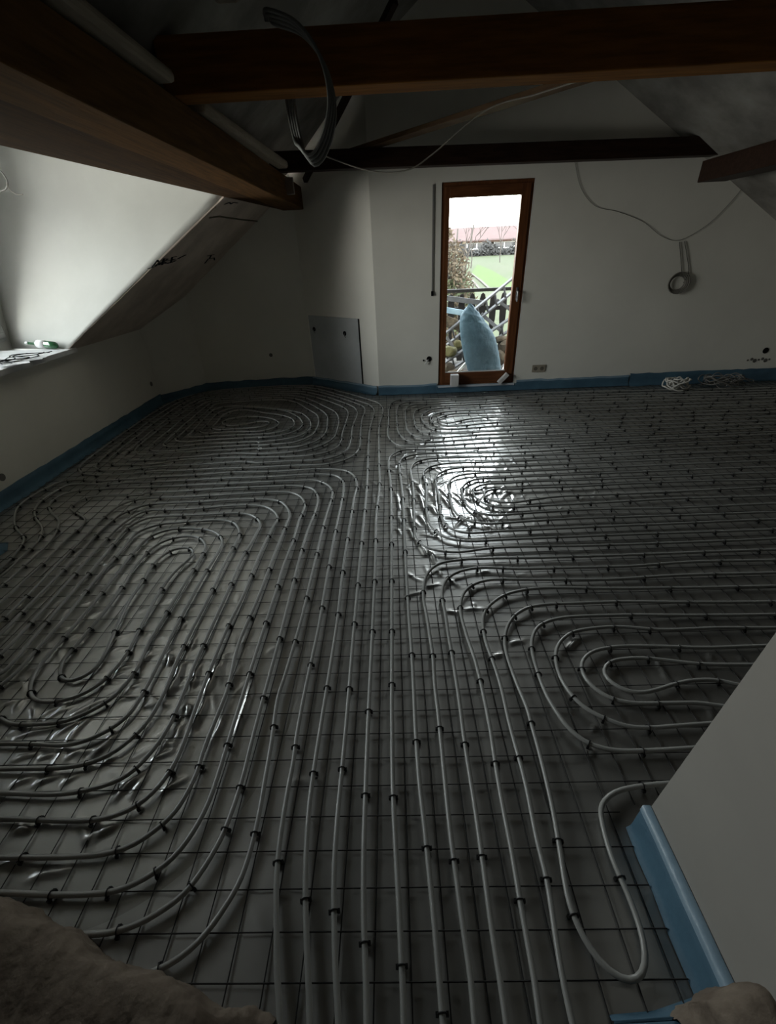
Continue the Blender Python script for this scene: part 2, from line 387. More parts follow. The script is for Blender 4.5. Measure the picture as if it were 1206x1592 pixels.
def tagb(name, mb, m, label, cat, group=None, bevel=0): return tag(mb.build(name, m, bevel=bevel), label, cat, group)
tagb('foam_block', MB().box(.735,.835,5.60,5.686,.095,.235), M_whitef, 'white rectangular foam block standing against the door bottom', 'foam block', bevel=.004)
tagb('foam_wedge', MB().bar((1.36,5.655,.10),(1.47,5.66,.215),.05,.055), M_whitef, 'white foam offcut leaning at the right bottom corner of the door', 'foam piece', bevel=.008)
# shutter strap + guide on wall, left of door
t = empty('shutter_strap', (.49, YF, 1.18))
MB().box(-.008,.008,-.012,-.006,0,1.03).build('strap', M_cabled, t); MB().box(-.014,.014,-.02,0,-.03,.02).build('strap_guide', M_hole, t, .003)
tag(t, 'thin dark roller shutter strap hanging on the wall left of the door', 'shutter strap')
# double socket
t = empty('double_socket', (1.87, YF, .255))
MB().box(-.085,.085,-.010,0,-.045,.045).build('cover_plate', M_socket, t, .003)
for sx in (-.04, .04):
    mb = MB(); mb.tube([(sx,-.0095,0),(sx,-.0115,0)], .024, 20); s_ = mb.build('socket_insert', M_hole if False else mat('socket_recess', (.16,.14,.11), .6, .3), t)
tag(t, 'beige double wall socket just right of the door', 'wall socket')

def wall_disc(name, p, n, r, m, label, cat, parts=None, dep=.006):
    p = Vector(p); n = Vector(n).normalized()
    mb = MB(); mb.tube([p-n*.002, p+n*dep], r, 18); return tag(mb.build(name, m), label, cat)
# pipe outlet left of door
t = empty('wall_outlet', (.44, YF, .42))
p = Vector((0.46,5.7,0.429))
t.location = p
MB().tube([(0,0,0),(0,-.006,0)], .032, 20).build('hole', M_hole, t)
MB().tube(crom([(-.01,-.004,-.01),(-.035,-.03,-.03),(-.05,-.02,-.055)], .01), .008, 8).build('pipe_stub', M_white, t)
MB().tube([(-.07,-.002,-.015),(-.07,-.008,-.015)], .012, 10).build('screw', M_hole, t)
tag(t, 'round dark hole with white pipe stub in the wall left of the door', 'wall outlet')

# access panel on the angled wall with two cable holes
A_ = Vector((-1.163,6.422,0)); B_ = Vector((-.195,5.708,0)); tdir = (B_-A_).normalized(); nin = Vector((tdir.y, -tdir.x, 0))
pts = [(-1.129,6.397,0.926),(-0.42,5.874,0.904),(-0.386,5.849,0.073),(-1.18,6.434,0.11)]
q = [Vector(p)+nin*.003 for p in pts]; q[2].z = .06; q[3].z = .06; q[0].z = .925; q[1].z = .915; q[2].x, q[2].y = q[1].x, q[1].y; q[3].x, q[3].y = q[0].x, q[0].y
t = empty('plasterboard_panel', q[3].lerp(q[2], .5)); o0 = Vector(t.location)
MB().prism([p-o0 for p in q], nin*.012).build('panel', mat('grey_board', (.50,.52,.52), .8, .2, nscale=2), t)
e_ = q[1]; MB().bar(q[1]-o0+nin*.004+tdir*.006, q[2]-o0+nin*.004+tdir*.006, .012, .012, up=nin).build('edge_gap', M_hole, t)
tag(t, 'grey plasterboard panel leaning flush on the angled wall, two cable holes', 'panel')
for k, (p, lab) in enumerate(zip([(-1.059,6.346,0.755),(-0.611,6.015,0.732)], ('left cable hole in the grey panel, short wires hanging', 'right cable hole in the grey panel, short wires hanging'))):
    p = Vector(p)+nin*.016
    t = empty('cable_box', p)
    MB().tube([(0,0,0), nin*.004], .028, 16).build('hole', M_hole, t)
    MB().tube(crom([nin*.004, nin*.03+Vector((.012,0,-.025)), nin*.02+Vector((.02,0,-.05))], .01), .004, 6).build('wire', M_cabled, t)
    tag(t, lab, 'cable box')
for p, n, r, lab in (((-3.14,5.603,0.281), (1,0,0), .028, 'faint round mark low on the left wall near the corner'),
                     ((-3.14,3.055,0.202), (1,0,0), .03, 'faint round mark on the left wall at the frame edge'),
                     ((-1.736,6.376,0.433), (0,-1,0), .025, 'small faint grey spot on the recessed back wall')):
    wall_disc('wall_mark', p, n, r, M_smudge, lab, 'wall mark', dep=.003)  # flat discs for dark spots on the walls
p = Vector((4.699,5.7,0.361))
wall_disc('wall_hole', p, (0,-1,0), .036, M_hole, 'dark round hole in the far wall at the right edge', 'wall hole', dep=.004)
mb = MB()
for k in range(7): 
    mb.tube([(p.x-.18+k*.045, YF+.001, p.z-.11+.012*math.sin(k*2.1)), (p.x-.18+k*.045, YF-.003, p.z-.11+.012*math.sin(k*2.1))], .012+.006*(k % 3), 10)
tag(mb.build('plaster_spatter', M_smudge), 'row of grey plaster smears below the dark hole on the right', 'smear')

# cables on the far wall
YC = YF-.006
tagb('wall_cable', MB().tube(crom([(1.948,5.692,2.346),(2.057,5.692,2.117),(2.24,5.692,1.953),(2.495,5.692,1.891),(2.799,5.692,1.785),(3.05,5.692,1.638),(3.219,5.692,1.595),(3.336,5.692,1.627),(3.539,5.692,1.755),(3.687,5.692,1.922),(3.795,5.692,2.084)], .03), .002, 6), M_wallcable, 'thin dark cable sagging in a loop across the upper far wall', 'cable')
mb = MB()
for k in range(4):
    c = (3.346,5.69,1.17); r = .075+.012*k
    mb.tube([(c[0]+(r+.01)*math.cos(a*.3)+.004*k, 5.685-.006*k, c[2]+r*math.sin(a*.3)) for a in range(21)], .006, 6, closed=True)
t = empty('cable_coil', (3.346,5.69,1.17))
o = mb.build('coil', mat('ring_cable', (.17, .16, .14), .8, .1), t); 
o.location = -Vector(t.location)
mb = MB(); mb.tube(crom([(3.306,5.69,1.585),(3.384,5.69,1.427),(3.45,5.69,1.264),(3.421,5.69,1.167)], .03), .004, 6); mb.tube(crom([(3.25,5.69,1.581),(3.311,5.69,1.43),(3.386,5.69,1.234)], .03), .004, 6)
o = mb.build('lead', M_wallcable, t); o.location = -Vector(t.location)
tag(t, 'rolled ring of grey cable hanging on the far wall', 'cable')

# draped conduit coil over the thick cross beam
t = empty('conduit_coil', (0, 0, 0))
for k in range(4):
    ox = -.008*k; lo = .012*k
    loop = [(-.30+ox, 2.885-.01*k, 2.50), (-.30+ox,2.87-.01*k,2.40), *[(x+ox, 2.865-.012*k, z+lo*.5) for x, z in [(-.235,2.33)]]]
    front = [(-0.492,2.86,2.529),(-0.372,2.86,2.488),(-0.292,2.86,2.406),(-0.253,2.86,2.308),(-0.249,2.86,2.202),(-0.29,2.86,2.092),(-0.338,2.86,2.029),(-0.377,2.86,2.012),(-0.407,2.86,2.042)]
    back = [(-0.468,3.12,2.143),(-0.482,3.12,2.239),(-0.485,3.12,2.317),(-0.485,3.12,2.381)]
    pts = [(front[0][0]-.04+ox, 2.98, 2.585)] + [(p[0]+ox, p[1]-.012*k, p[2]+lo) for p in front] + [(p[0]+ox*2, p[1]+.01*k, p[2]+lo) for p in back] + [(back[-1][0]-.01, 3.14, 2.56)]
    MB().tube(crom(pts, .02), .008, 8).build('conduit_loop', M_cond, t)
tag(t, 'loops of grey corrugated conduit hanging over the thick cross beam', 'conduit coil')
bd = [Vector((-.42,5.62,2.485)).lerp(Vector((2.15,3.08,2.565)), s)+Vector((-.05,-.055,-.025)) for s in (1.0,.8,.6,.48)]
pts = [tuple(p) for p in bd] + [(0.375,4.5,2.279),(0.207,4.5,2.195),(-0.007,4.5,2.178),(-0.218,4.5,2.212),(-0.425,4.5,2.279)] + [(-0.363,3.2,2.109)]
tagb('white_cable', MB().tube(crom(pts, .03), .0055, 8), M_cable, 'pale cable running under the diagonal board then drooping to the coil', 'cable')
# wire on the bright cheek, upper left
tagb('loose_wire', MB().tube(crom([(-3.401,4.72,2.416),(-3.345,4.72,2.326),(-3.338,4.72,2.272),(-3.378,4.72,2.228),(-3.436,4.72,2.216)], .01), .006, 6), M_cabled, 'black loose wire end dangling from the beam at the left edge', 'wire')
# second tail
tagb('loose_wire', MB().tube(crom([(-3.348,4.71,2.271),(-3.335,4.71,2.216),(-3.292,4.71,2.186),(-3.235,4.71,2.184)], .01), .003, 6), M_cable, 'short thin pale wire tail curling below the dangling black wire', 'wire')

# printed marks on the raw board (illegible dark stamp)
def stamp(uv0, du, dv, strokes, label):
    mb = MB(); o0 = Vector(uv0); du = Vector(du); dv = Vector(dv)
    for s_ in strokes:
        P = [o0+du*x+dv*y for x, y in s_]
        P = [Vector((p.x, p.y, zl(p.x)-.0035)) for p in P]
        for a, b in zip(P, P[1:]): mb.bar(a, b, .021, .003)
    return tag(mb.build('board_stamp', M_ink), label, 'stamp')
pa = Vector((-2.216,4.593,1.584)); pb = Vector((-2.142,5.182,1.638)); pc = Vector((-2.147,4.508,1.634))
du = pb-pa; dv = (pc-pa)
stamp(pa, du, dv, [[(0,0),(.12,1)],[(.12,1),(.2,.1)],[(.05,.4),(.2,.5)],[(.28,0),(.30,1)],[(.28,1),(.42,.8)],[(.42,.8),(.3,.5)],[(.3,.5),(.46,0)],[(.55,.1),(.55,.9)],[(.55,.9),(.68,.9)],[(.55,.5),(.66,.5)],[(.74,.4),(.86,.6)],[(.86,.6),(1,.8)],[(.5,0),(.7,.15)],[(.0,.25),(.5,.1)],[(.2,.75),(.7,.3)],[(.1,.1),(.35,.6)],[(-.1,-.1),(.1,.05)]], 'dark smudged stamp on the raw board beside the dormer edge')
pa = Vector((-2.203,5.895,1.594)); pb = Vector((-2.163,6.13,1.622)); pc = Vector((-2.107,5.726,1.663))
stamp(pa, pb-pa, pc-pa, [[(0,0),(.3,.5)],[(.3,.5),(.9,.4)],[(.1,1),(.8,.9)],[(.5,.9),(.4,.5)],[(.9,.4),(1,.0)]], 'small dark stamp on the raw board near the recess wall')
pa = Vector((-1.553,4.978,2.062)); pb = Vector((-1.511,5.307,2.092)); pc = Vector((-1.524,4.944,2.083))
stamp(pa, pb-pa, pc-pa, [[(0,.2),(.3,.7),(.45,.2),(.6,.7),(.9,.4)]], 'faint stamp at the top of the raw board under the purlin')
# board joint line as a dark strip of tape
P = [Vector(p) for p in [(-1.691,4.899,1.962),(-1.662,5.097,1.983),(-1.644,5.793,1.996),(-1.604,6.828,2.025)]]
tagb('joint_tape', MB().tube([(p.x,p.y,zl(p.x)-.002) for p in P], .009, 6), mat('dark_joint_tape', (.15,.14,.10), .9, .1), 'darker taped joint across the upper raw board', 'tape')

# ------------------------------------------------------------------ things on the sill
b0 = Vector((-3.63,4.515,.9825)); b1 = Vector((-3.20,4.30,.9825))
ax = (b1-b0).normalized(); Lb = (b1-b0).length
t = empty('bottle', b1)
prof = [(0,.012),(.02,.030),(.18,.036),(.42,.036),(.62,.036),(.72,.020),(.78,.013),(1,.012)]
MB().tube([-ax*Lb*s for s, r in prof], [r for s, r in prof], 16).build('bottle_body', M_greenglass, t)
MB().tube([-ax*Lb*.30, -ax*Lb*.60], .0372, 16).build('bottle_label', M_paper, t)
MB().tube([-ax*Lb*.96, -ax*Lb*1.06], .015, 12).build('bottle_cap', M_white, t)
tag(t, 'green bottle with white label lying at the far end of the sill', 'bottle')
c0 = Vector((-3.142,3.734,0.95))
rn = random.Random(5)
mb = MB()
for k in range(5):
    a = rn.uniform(-.3,.3)+.6; c = c0+Vector((rn.uniform(-.15,.1), rn.uniform(-.18,.12), .001+.003*k)); u = Vector((math.cos(a),math.sin(a),0))*.10; v = Vector((-math.sin(a),math.cos(a),0))*.07
    mb.prism([c-u-v, c+u-v, c+u+v, c-u+v], (0,0,.0015))
tagb('paper_sheets', mb, M_paper, 'scattered white papers lying on the window sill', 'papers')
mb = MB()
for k in range(4):
    pts = [c0+Vector((rn.uniform(-.14,.14), -.2+.09*i, .022+rn.uniform(0,.012))) for i in range(6)]
    mb.tube(crom(pts, .02), .0035, 5)
tagb('wire_scraps', mb, M_hole, 'dark bits of wire lying across the papers on the sill', 'wire')

# ------------------------------------------------------------------ blue edge insulation strips
def strip(path, h, label, m=M_blue, skirt=.055, seed=1, gap=.012, band=True, wav=1.0):
    """foam strip standing on edge along a wall with a film skirt lapping on to the floor; path listed with the room on its right"""
    rn = random.Random(seed); P = []
    for a, b in zip(path, path[1:]):
        a = Vector((*a, 0)); b = Vector((*b, 0)); n = max(1, int((b-a).length/.08))
        P += [a.lerp(b, i/n) for i in range(n)]
    P.append(Vector((*path[-1], 0)))
    rows = []; N = len(P)
    for i, p in enumerate(P):
        t = P[min(i+1, N-1)]-P[max(i-1, 0)]; t.normalize(); nr = Vector((t.y, -t.x, 0))
        w_ = gap + rn.uniform(0, .008)*wav; hh = h+rn.uniform(-.006, .006)*wav; sk = skirt+rn.uniform(-.012, .012)*wav
        rows.append([p+nr*.002+Vector((0,0,hh)), p+nr*(w_)+Vector((0,0,hh)), p+nr*(w_+.004)+Vector((0,0,hh*.55)), p+nr*(w_+.006)+Vector((0,0,.03)), p+nr*(w_+sk*.5)+Vector((0,0,.010+rn.uniform(0,.006))), p+nr*(w_+sk)+Vector((0,0,.0035))])
    root = empty('edge_strip', P[0]); o0 = P[0]
    MB().grid([[q-o0 for q in r] for r in rows]).build('foam_strip', m, root)
    if band:
        rows2 = [[r[0]-o0+Vector((0,0,.002)), r[1]-o0+Vector((0,0,.0035)), r[1].lerp(r[2], .35)-o0+(r[2]-r[0]).normalized()*.002*0+Vector((0,0,0))] for r in rows]
        for i, r in enumerate(rows2):
            t = P[min(i+1, N-1)]-P[max(i-1, 0)]; t.normalize(); nr = Vector((t.y, -t.x, 0)); r[1] += nr*.002; r[2] += nr*.003
        MB().grid(rows2).build('film_edge', M_bluel, root)
    tag(root, label, 'edge strip'); return root
strip([(-3.14,2.36),(-3.14,5.72)], .115, 'blue foam edge strip along the long left wall', seed=1, band=False)
strip([(-3.135,5.70),(-2.72,6.28)], .10, 'blue foam edge strip across the short far left corner', seed=2, gap=.02, band=False)
strip([(-2.74,6.295),(-1.19,6.42)], .105, 'dark blue edge strip along the recessed back wall', seed=3, band=False)
strip([(-1.19,6.425),(-.215,5.712)], .105, 'blue edge strip below the grey panel on the angled wall', seed=4, band=True)
strip([(-.205,5.70),(.56,5.70)], .11, 'blue edge strip with pale top left of the door', seed=5)
strip([(.56,5.70),(1.60,5.70)], .085, 'blue edge strip running under the door', seed=6, band=True)
strip([(1.60,5.70),(3.05,5.70)], .12, 'blue edge strip right of the door below the socket', seed=7)
strip([(3.05,5.69),(5.95,5.69)], .145, 'dark blue edge strip at the far right behind the cable heaps', seed=8, gap=.03, band=False)
strip([(.734,.24),(.734,.655)][::-1], .14, 'bright blue edge strip at the foot of the white partition', seed=9, gap=.022, skirt=.022, band=True, wav=.25)
# pier at left edge with its strip
struct(MB().box(-3.16,-2.70,1.7,2.33,-.012,.9).build('wall_pier', M_wall))
strip([(-2.695,1.75),(-2.695,2.30),(-2.72,2.345),(-3.1,2.345)], .13, 'blue edge strip bulging around the pier at the left edge', m=M_blue, seed=10, band=False)
# threshold strips
strip([(.69,.235),(.47,.225)], .03, 'short blue edge strip crossing the threshold at the bottom right', m=M_blue, seed=11, skirt=.03, band=False)
strip([(-.37,.185),(-.47,.21)], .03, 'small pale blue strip end on the threshold at the bottom left', m=M_bluel, seed=12, skirt=.02, band=False)

# ------------------------------------------------------------------ rough masonry at the threshold
def lump(name, outline, depth, zt, label, seed):
    """irregular mound of broken render: outline = crest line (x,y,z) facing the room, falls back towards the camera"""
    rn = random.Random(seed); P = crom(outline, .02); rows = []
    for i, p in enumerate(P):
        j = lambda s: rn.uniform(-s, s)
        rows.append([Vector((p.x+j(.004), p.y+.035, -.012)), Vector((p.x+j(.006), p.y+.03+j(.006), p.z*.5)), Vector((p.x+j(.006), p.y+.012+j(.004), p.z*.85)), Vector((p.x, p.y, p.z+j(.005))),
                     Vector((p.x+j(.008), p.y-depth*.25, p.z+.012+j(.01))), Vector((p.x+j(.01), p.y-depth*.6, p.z+j(.012))), Vector((p.x, p.y-depth, p.z-.02+j(.01))), Vector((p.x, p.y-depth, -.012))])
    o = MB().grid(rows).build(name, M_rough)
    sb = o.modifiers.new('sub', 'SUBSURF'); sb.levels = 2; sb.render_levels = 2
    tx = bpy.data.textures.new(name+'_clouds', 'CLOUDS'); tx.noise_scale = .05; dm = o.modifiers.new('disp', 'DISPLACE'); dm.texture = tx; dm.strength = .022; dm.mid_level = .5
    return tag(o, label, 'masonry')
lump('broken_masonry', [(-1.448,0.533,0.2),(-1.19,0.452,0.2),(-1.063,0.423,0.2),(-0.978,0.39,0.2),(-0.887,0.37,0.2),(-0.813,0.331,0.2),(-0.673,0.297,0.2),(-0.592,0.285,0.2),(-0.513,0.256,0.2),(-0.475,0.236,0.2)] + [(-0.437,0.238,0.13), (-0.376,0.24,0.07), (-0.338,0.224,0.05)], .5, .2, 'rough broken brown masonry edge at the lower left of the opening', 4)
lump('broken_masonry', [(0.604,0.223,0.1), (0.634,0.235,0.16), (0.642,0.242,0.22)] + [(0.686,0.248,0.26),(0.758,0.264,0.26),(0.85,0.289,0.26)], .3, .2, 'rough brown masonry corner at the lower right of the opening', 6)

# ------------------------------------------------------------------ film over the insulation
FOLDS = [
(-0.024,2.961,0.023,2.662,1),(0.001,2.569,0.023,2.442,1),(0.07,3.024,0.113,2.884,1),(0.075,2.718,0.103,2.438,1.3),(0.144,3.066,0.212,2.855,1.3),
(0.156,2.926,0.201,2.631,1.6),(0.135,2.607,0.206,2.44,1.2),(0.23,2.749,0.282,2.588,1.3),(0.056,2.44,0.104,2.29,1.2),(0.114,2.227,0.171,2.108,1.2),
(0.169,2.195,0.227,2.064,1),(0.14,2.352,0.268,2.312,1),(0.319,3.029,0.431,3.143,1),(0.325,2.982,0.393,2.821,1),(0.325,2.869,0.386,2.678,1),
(0.408,2.863,0.481,2.712,1),(0.427,2.929,0.507,2.751,1),(0.499,2.835,0.567,2.746,1),(0.382,2.421,0.499,2.575,1),(0.466,2.366,0.501,2.466,1),
(0.544,2.609,0.579,2.479,1),(0.572,2.444,0.618,2.39,1),(0.502,2.857,0.68,2.91,1),(0.568,2.874,0.664,2.934,1),(0.707,2.637,0.729,2.56,1),
(0.879,2.941,0.767,2.774,1),(-0.029,2.445,0.025,2.358,1),(0.509,2.574,0.52,2.465,1),(0.56,2.59,0.591,2.443,1),(0.595,2.569,0.634,2.423,1),
(0.603,2.408,0.608,2.341,1),(0.331,2.548,0.417,2.543,1),(0.29,3.079,0.286,2.684,1.2),(0.119,2.219,0.172,2.115,1),(0.174,2.148,0.223,2.033,1),
(0.217,1.973,0.239,1.914,1),(0.272,1.885,0.332,1.828,1),(0.005,1.738,0.131,1.81,1),(0.131,1.81,0.216,1.867,1),(0.226,1.633,0.3,1.63,1),
(0.318,1.641,0.429,1.66,1),(0.502,1.407,0.585,1.438,1),(0.418,1.33,0.47,1.365,1),(0.369,1.699,0.388,1.662,1),(0.77,1.365,0.831,1.44,1),
(0.471,1.932,0.513,1.959,1),(0.822,1.439,0.758,1.361,1),(1.122,1.339,1.127,1.188,1),(1.122,1.178,1.154,1.106,1),(1.197,1.058,1.202,1.013,1),
(0.723,1.001,0.728,0.977,1),(0.68,0.912,0.68,0.877,1),(1.491,1.316,1.495,1.285,1),(1.375,1.331,1.365,1.289,1),(-1.775,1.287,-1.68,1.225,1),
(-1.594,1.136,-1.528,1.083,1),(-1.528,1.083,-1.439,1.155,1),(-1.49,1.068,-1.412,1.147,1),(-1.39,1.08,-1.256,1.206,1),(-1.569,0.994,-1.398,1.052,1),
(-1.403,0.991,-1.316,1.092,1),(-1.329,0.976,-1.309,1.092,1),(-1.163,1.012,-1.196,0.905,1.4),(-1.298,0.901,-1.249,0.962,1),(-1.138,0.88,-1.112,0.922,1),
(-1.111,1.117,-1.053,1.138,1),(-1.239,1.15,-1.146,1.187,1),(-1.12,1.163,-1.058,1.165,1),(-1.217,1.213,-1.153,1.244,1),(-1.316,1.274,-1.232,1.297,1),
(-1.043,1.258,-1.014,1.175,1),(-1.119,1.394,-1.079,1.337,1),(-0.927,1.135,-0.889,1.075,1),(-0.96,0.889,-0.892,0.942,1),(-0.942,0.955,-0.889,0.964,1),
(-0.871,0.776,-0.8,0.84,1),(-1.03,0.753,-0.973,0.866,1.3),(-0.967,0.762,-0.958,0.848,1),(-1.356,0.811,-1.283,0.86,1),(-1.436,0.807,-1.377,0.856,1),
(-1.249,0.809,-1.213,0.864,1),(-1.316,0.665,-1.258,0.683,1),(-1.018,0.657,-0.98,0.693,1),(-1.508,0.899,-1.423,0.946,1),(-1.399,0.903,-1.361,0.939,1),
(-1.64,1.115,-1.663,1.192,1),(-1.723,1.132,-1.679,1.185,1),(-1.752,1.312,-1.717,1.347,1),(-1.214,1.306,-1.22,1.426,1.3),(-0.925,1.034,-0.889,0.98,1),
(-1.141,1.61,-1.111,1.557,1),(-1.044,1.498,-1.009,1.43,1),(-1.035,1.355,-1.005,1.163,1.4),(-0.954,1.316,-0.919,1.203,1),(-0.862,1.337,-0.85,1.169,1.3),
(-0.85,1.169,-0.844,1.015,1.3),(-0.675,1.24,-0.663,0.971,1.3),(-0.752,1.087,-0.743,0.96,1),(-0.922,1.13,-0.885,1.061,1),(-1.129,1.408,-1.08,1.332,1),
(-1.314,0.667,-1.26,0.686,1),(-1.031,0.638,-0.978,0.688,1),(-1.05,0.632,-1.028,0.682,1),(-1.178,0.535,-1.051,0.575,1),(-1.286,0.578,-1.197,0.58,1),
(-1.936,1.781,-1.898,1.792,1),(-1.838,1.703,-1.812,1.745,1),(-1.779,1.653,-1.641,1.683,1),(-1.789,1.75,-1.739,1.786,1),(-1.804,1.575,-1.713,1.605,1),
(-1.693,1.497,-1.613,1.579,1),(-1.773,1.936,-1.714,1.933,1),(-1.779,1.98,-1.778,2.118,1),(-1.794,2.184,-1.716,2.214,1),(-1.995,2.57,-1.922,2.587,1),
(-1.444,1.488,-1.407,1.539,1),(-1.325,1.304,-1.265,1.347,1),(-1.775,1.474,-1.748,1.493,1),(-1.737,2.358,-1.677,2.392,1),(-1.862,2.122,-1.808,2.135,1),
(-1.699,1.446,-1.626,1.395,1),(-0.015,3.375,0.015,3.505,1),(0.038,3.531,0.085,3.729,1),(0.227,3.904,0.268,3.966,1),(0.296,3.997,0.349,4.025,1),
(0.17,3.751,0.173,3.575,1),(0.451,4.901,0.363,4.728,1),(-0.007,3.131,0.105,3.055,0.7),(0.852,2.935,0.764,2.799,1)]
X0, X1, Y0, Y1 = -3.12, 6.03, -.6, 6.40
STEP = .009
nx = int((X1-X0)/STEP)+1; ny = int((Y1-Y0)/STEP)+1
gx = np.linspace(X0, X1, nx); gy = np.linspace(Y0, Y1, ny)
Hh = np.zeros((ny, nx))
rs = np.random.RandomState(4)
for k in range(46):   # gentle waves
    th = rs.uniform(0, math.pi); fq = rs.uniform(1.5, 9); ph = rs.uniform(0, 6.3)
    Hh += .00055/ (fq**.5) * np.sin(fq*(gx[None, :]*math.cos(th)+gy[:, None]*math.sin(th))*2*math.pi/2.5+ph)
def fold(ax_, ay, bx, by, amp, wd):
    m_ = wd*4; i0 = max(0, int((min(ax_, bx)-m_-X0)/STEP)); i1 = min(nx, int((max(ax_, bx)+m_-X0)/STEP)+2)
    j0 = max(0, int((min(ay, by)-m_-Y0)/STEP)); j1 = min(ny, int((max(ay, by)+m_-Y0)/STEP)+2)
    if i1 <= i0 or j1 <= j0: return
    gxx = gx[i0:i1][None, :]; gyy = gy[j0:j1][:, None]; dx, dy = bx-ax_, by-ay; Lg = math.hypot(dx, dy)+1e-6
    t = ((gxx-ax_)*dx+(gyy-ay)*dy)/Lg**2; dist = ((gxx-ax_)*dy-(gyy-ay)*dx)/Lg + .006*np.sin(t*5)
    tt = np.clip(t, 0, 1); along = np.where((t < 0) | (t > 1), 0, np.sin(np.pi*tt)**.6)
    Hh[j0:j1, i0:i1] += amp*along*np.exp(-(dist/wd)**2)
for (a0, a1, b0_, b1_, s_) in FOLDS:
    fold(a0, a1, b0_, b1_, .0085*s_, .0095*min(s_, 1.4))
rf = random.Random(11)
def scatter(cx, cyy, rx, ry, n, amp, ang=None):
    for k in range(n):
        a = rf.gauss(0, 1); b = rf.gauss(0, 1); px_, py_ = cx+a*rx, cyy+b*ry
        th = (ang if ang is not None else rf.uniform(0, 3.14))+rf.gauss(0, .35); ln_ = rf.uniform(.06, .22)
        fold(px_, py_, px_+ln_*math.cos(th), py_+ln_*math.sin(th), amp*rf.uniform(.4, 1), rf.uniform(.007, .013))
scatter(.35, 3.1, .28, .5, 70, .006, 2.0)
scatter(.95, 2.75, .35, .22, 40, .004, 1.2)
scatter(.6, 4.8, .5, .5, 40, .003)
scatter(-1.2, 1.15, .35, .25, 50, .005, .5)
scatter(-.95, 1.5, .2, .4, 30, .004, 1.9)
scatter(-1.7, 1.9, .3, .35, 30, .004, .6)
scatter(1.5, 1.5, 1.2, .8, 30, .003)
scatter(1.2, 4.2, 1.0, 1.0, 40, .002)
XX, YY = np.meshgrid(gx, gy)
# keep the film inside the slanted walls
lim = np.ones_like(XX)*5.69
lim = np.where(XX < -.2, 5.69 + (-.2-XX)*.7376, lim); lim = np.minimum(lim, 6.42+(XX+1.163)*.08)
lim = np.where(XX < -2.7, 6.29+(XX+2.7)*1.30, lim)
YY = np.minimum(YY, lim)
Hh = np.clip(Hh, -.001, .02)
co_ = np.stack([XX, YY, Hh-.001], -1).reshape(-1, 3).astype(np.float32)
me = bpy.data.meshes.new('plastic_film'); nV = nx*ny; nF = (nx-1)*(ny-1)
me.vertices.add(nV); me.vertices.foreach_set('co', co_.ravel())
i = np.arange((ny-1)*(nx-1)); r_ = i//(nx-1); c_ = i % (nx-1); b_ = r_*nx+c_
q4 = np.stack([b_, b_+1, b_+1+nx, b_+nx], -1).astype(np.int32).ravel()
me.loops.add(nF*4); me.loops.foreach_set('vertex_index', q4)
me.polygons.add(nF); me.polygons.foreach_set('loop_start', np.arange(0, nF*4, 4, dtype=np.int32))
me.polygons.foreach_set('use_smooth', np.ones(nF, dtype=bool)); me.update(calc_edges=True); me.validate()
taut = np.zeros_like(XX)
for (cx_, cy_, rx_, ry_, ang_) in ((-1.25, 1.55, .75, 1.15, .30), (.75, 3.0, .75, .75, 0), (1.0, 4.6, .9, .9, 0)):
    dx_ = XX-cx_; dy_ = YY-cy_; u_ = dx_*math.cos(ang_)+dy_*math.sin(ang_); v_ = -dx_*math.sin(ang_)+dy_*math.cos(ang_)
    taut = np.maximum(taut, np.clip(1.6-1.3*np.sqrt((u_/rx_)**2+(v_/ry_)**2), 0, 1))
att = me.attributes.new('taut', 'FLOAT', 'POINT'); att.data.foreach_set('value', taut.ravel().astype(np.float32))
me.materials.append(M_foil)
film = bpy.data.objects.new('plastic_film', me); C.objects.link(film)
tag(film, 'wrinkled clear plastic film spread over the grey floor insulation', 'plastic film')

# ------------------------------------------------------------------ wire mesh
S = .09468; mb = MB(); rw = .0019
def ymax(x):
    if x > -.2: return 5.63
    return min(5.63+(-.2-x)*.7376, 6.34+(x+1.163)*.08, 6.2+(x+2.7)*1.3)
def xmin(y): return -3.08 if y > 2.4 else -2.64
k0 = int(-3.0/S); x = .088+math.ceil((-3.05-.088)/S)*S; rn = random.Random(9)
def wire(a, b, z):
    n = max(2, int((Vector(b)-Vector(a)).length/.5)); pts = []
    for i in range(n+1):
        p = Vector(a).lerp(Vector(b), i/n); q_ = .0012
        pts.append((p.x+rn.uniform(-q_, q_), p.y+rn.uniform(-q_, q_), z))
    mb.tube(pts, rw, 4, caps=False)
while x < 5.95:
    ylo = .16 if x > -2.62 else 2.42
    if .70 < x < 1.07: ylo = .72
    yh = ymax(x)
    if yh > ylo+.2: wire((x, ylo, 0), (x, yh, 0), .0045)
    x += S
y = .0345+S*2
while y < 6.32:
    xs = xmin(y)
    if y > 5.63: xe = -.2-(y-5.63)/.7376
    else: xe = 5.95
    if y > 5.5: xs = max(xs, -2.7+(y-6.2)/1.3)
    if y < .70:
        wire((xs, y, 0), (.69, y, 0), .0078); wire((1.08, y, 0), (xe, y, 0), .0078)
    else: wire((xs, y, 0), (xe, y, 0), .0078)
    y += S
o = mb.build('wire_mesh', M_wire, fix=False); tag(o, 'thin dark square wire mesh covering the whole floor over the film', 'wire mesh')

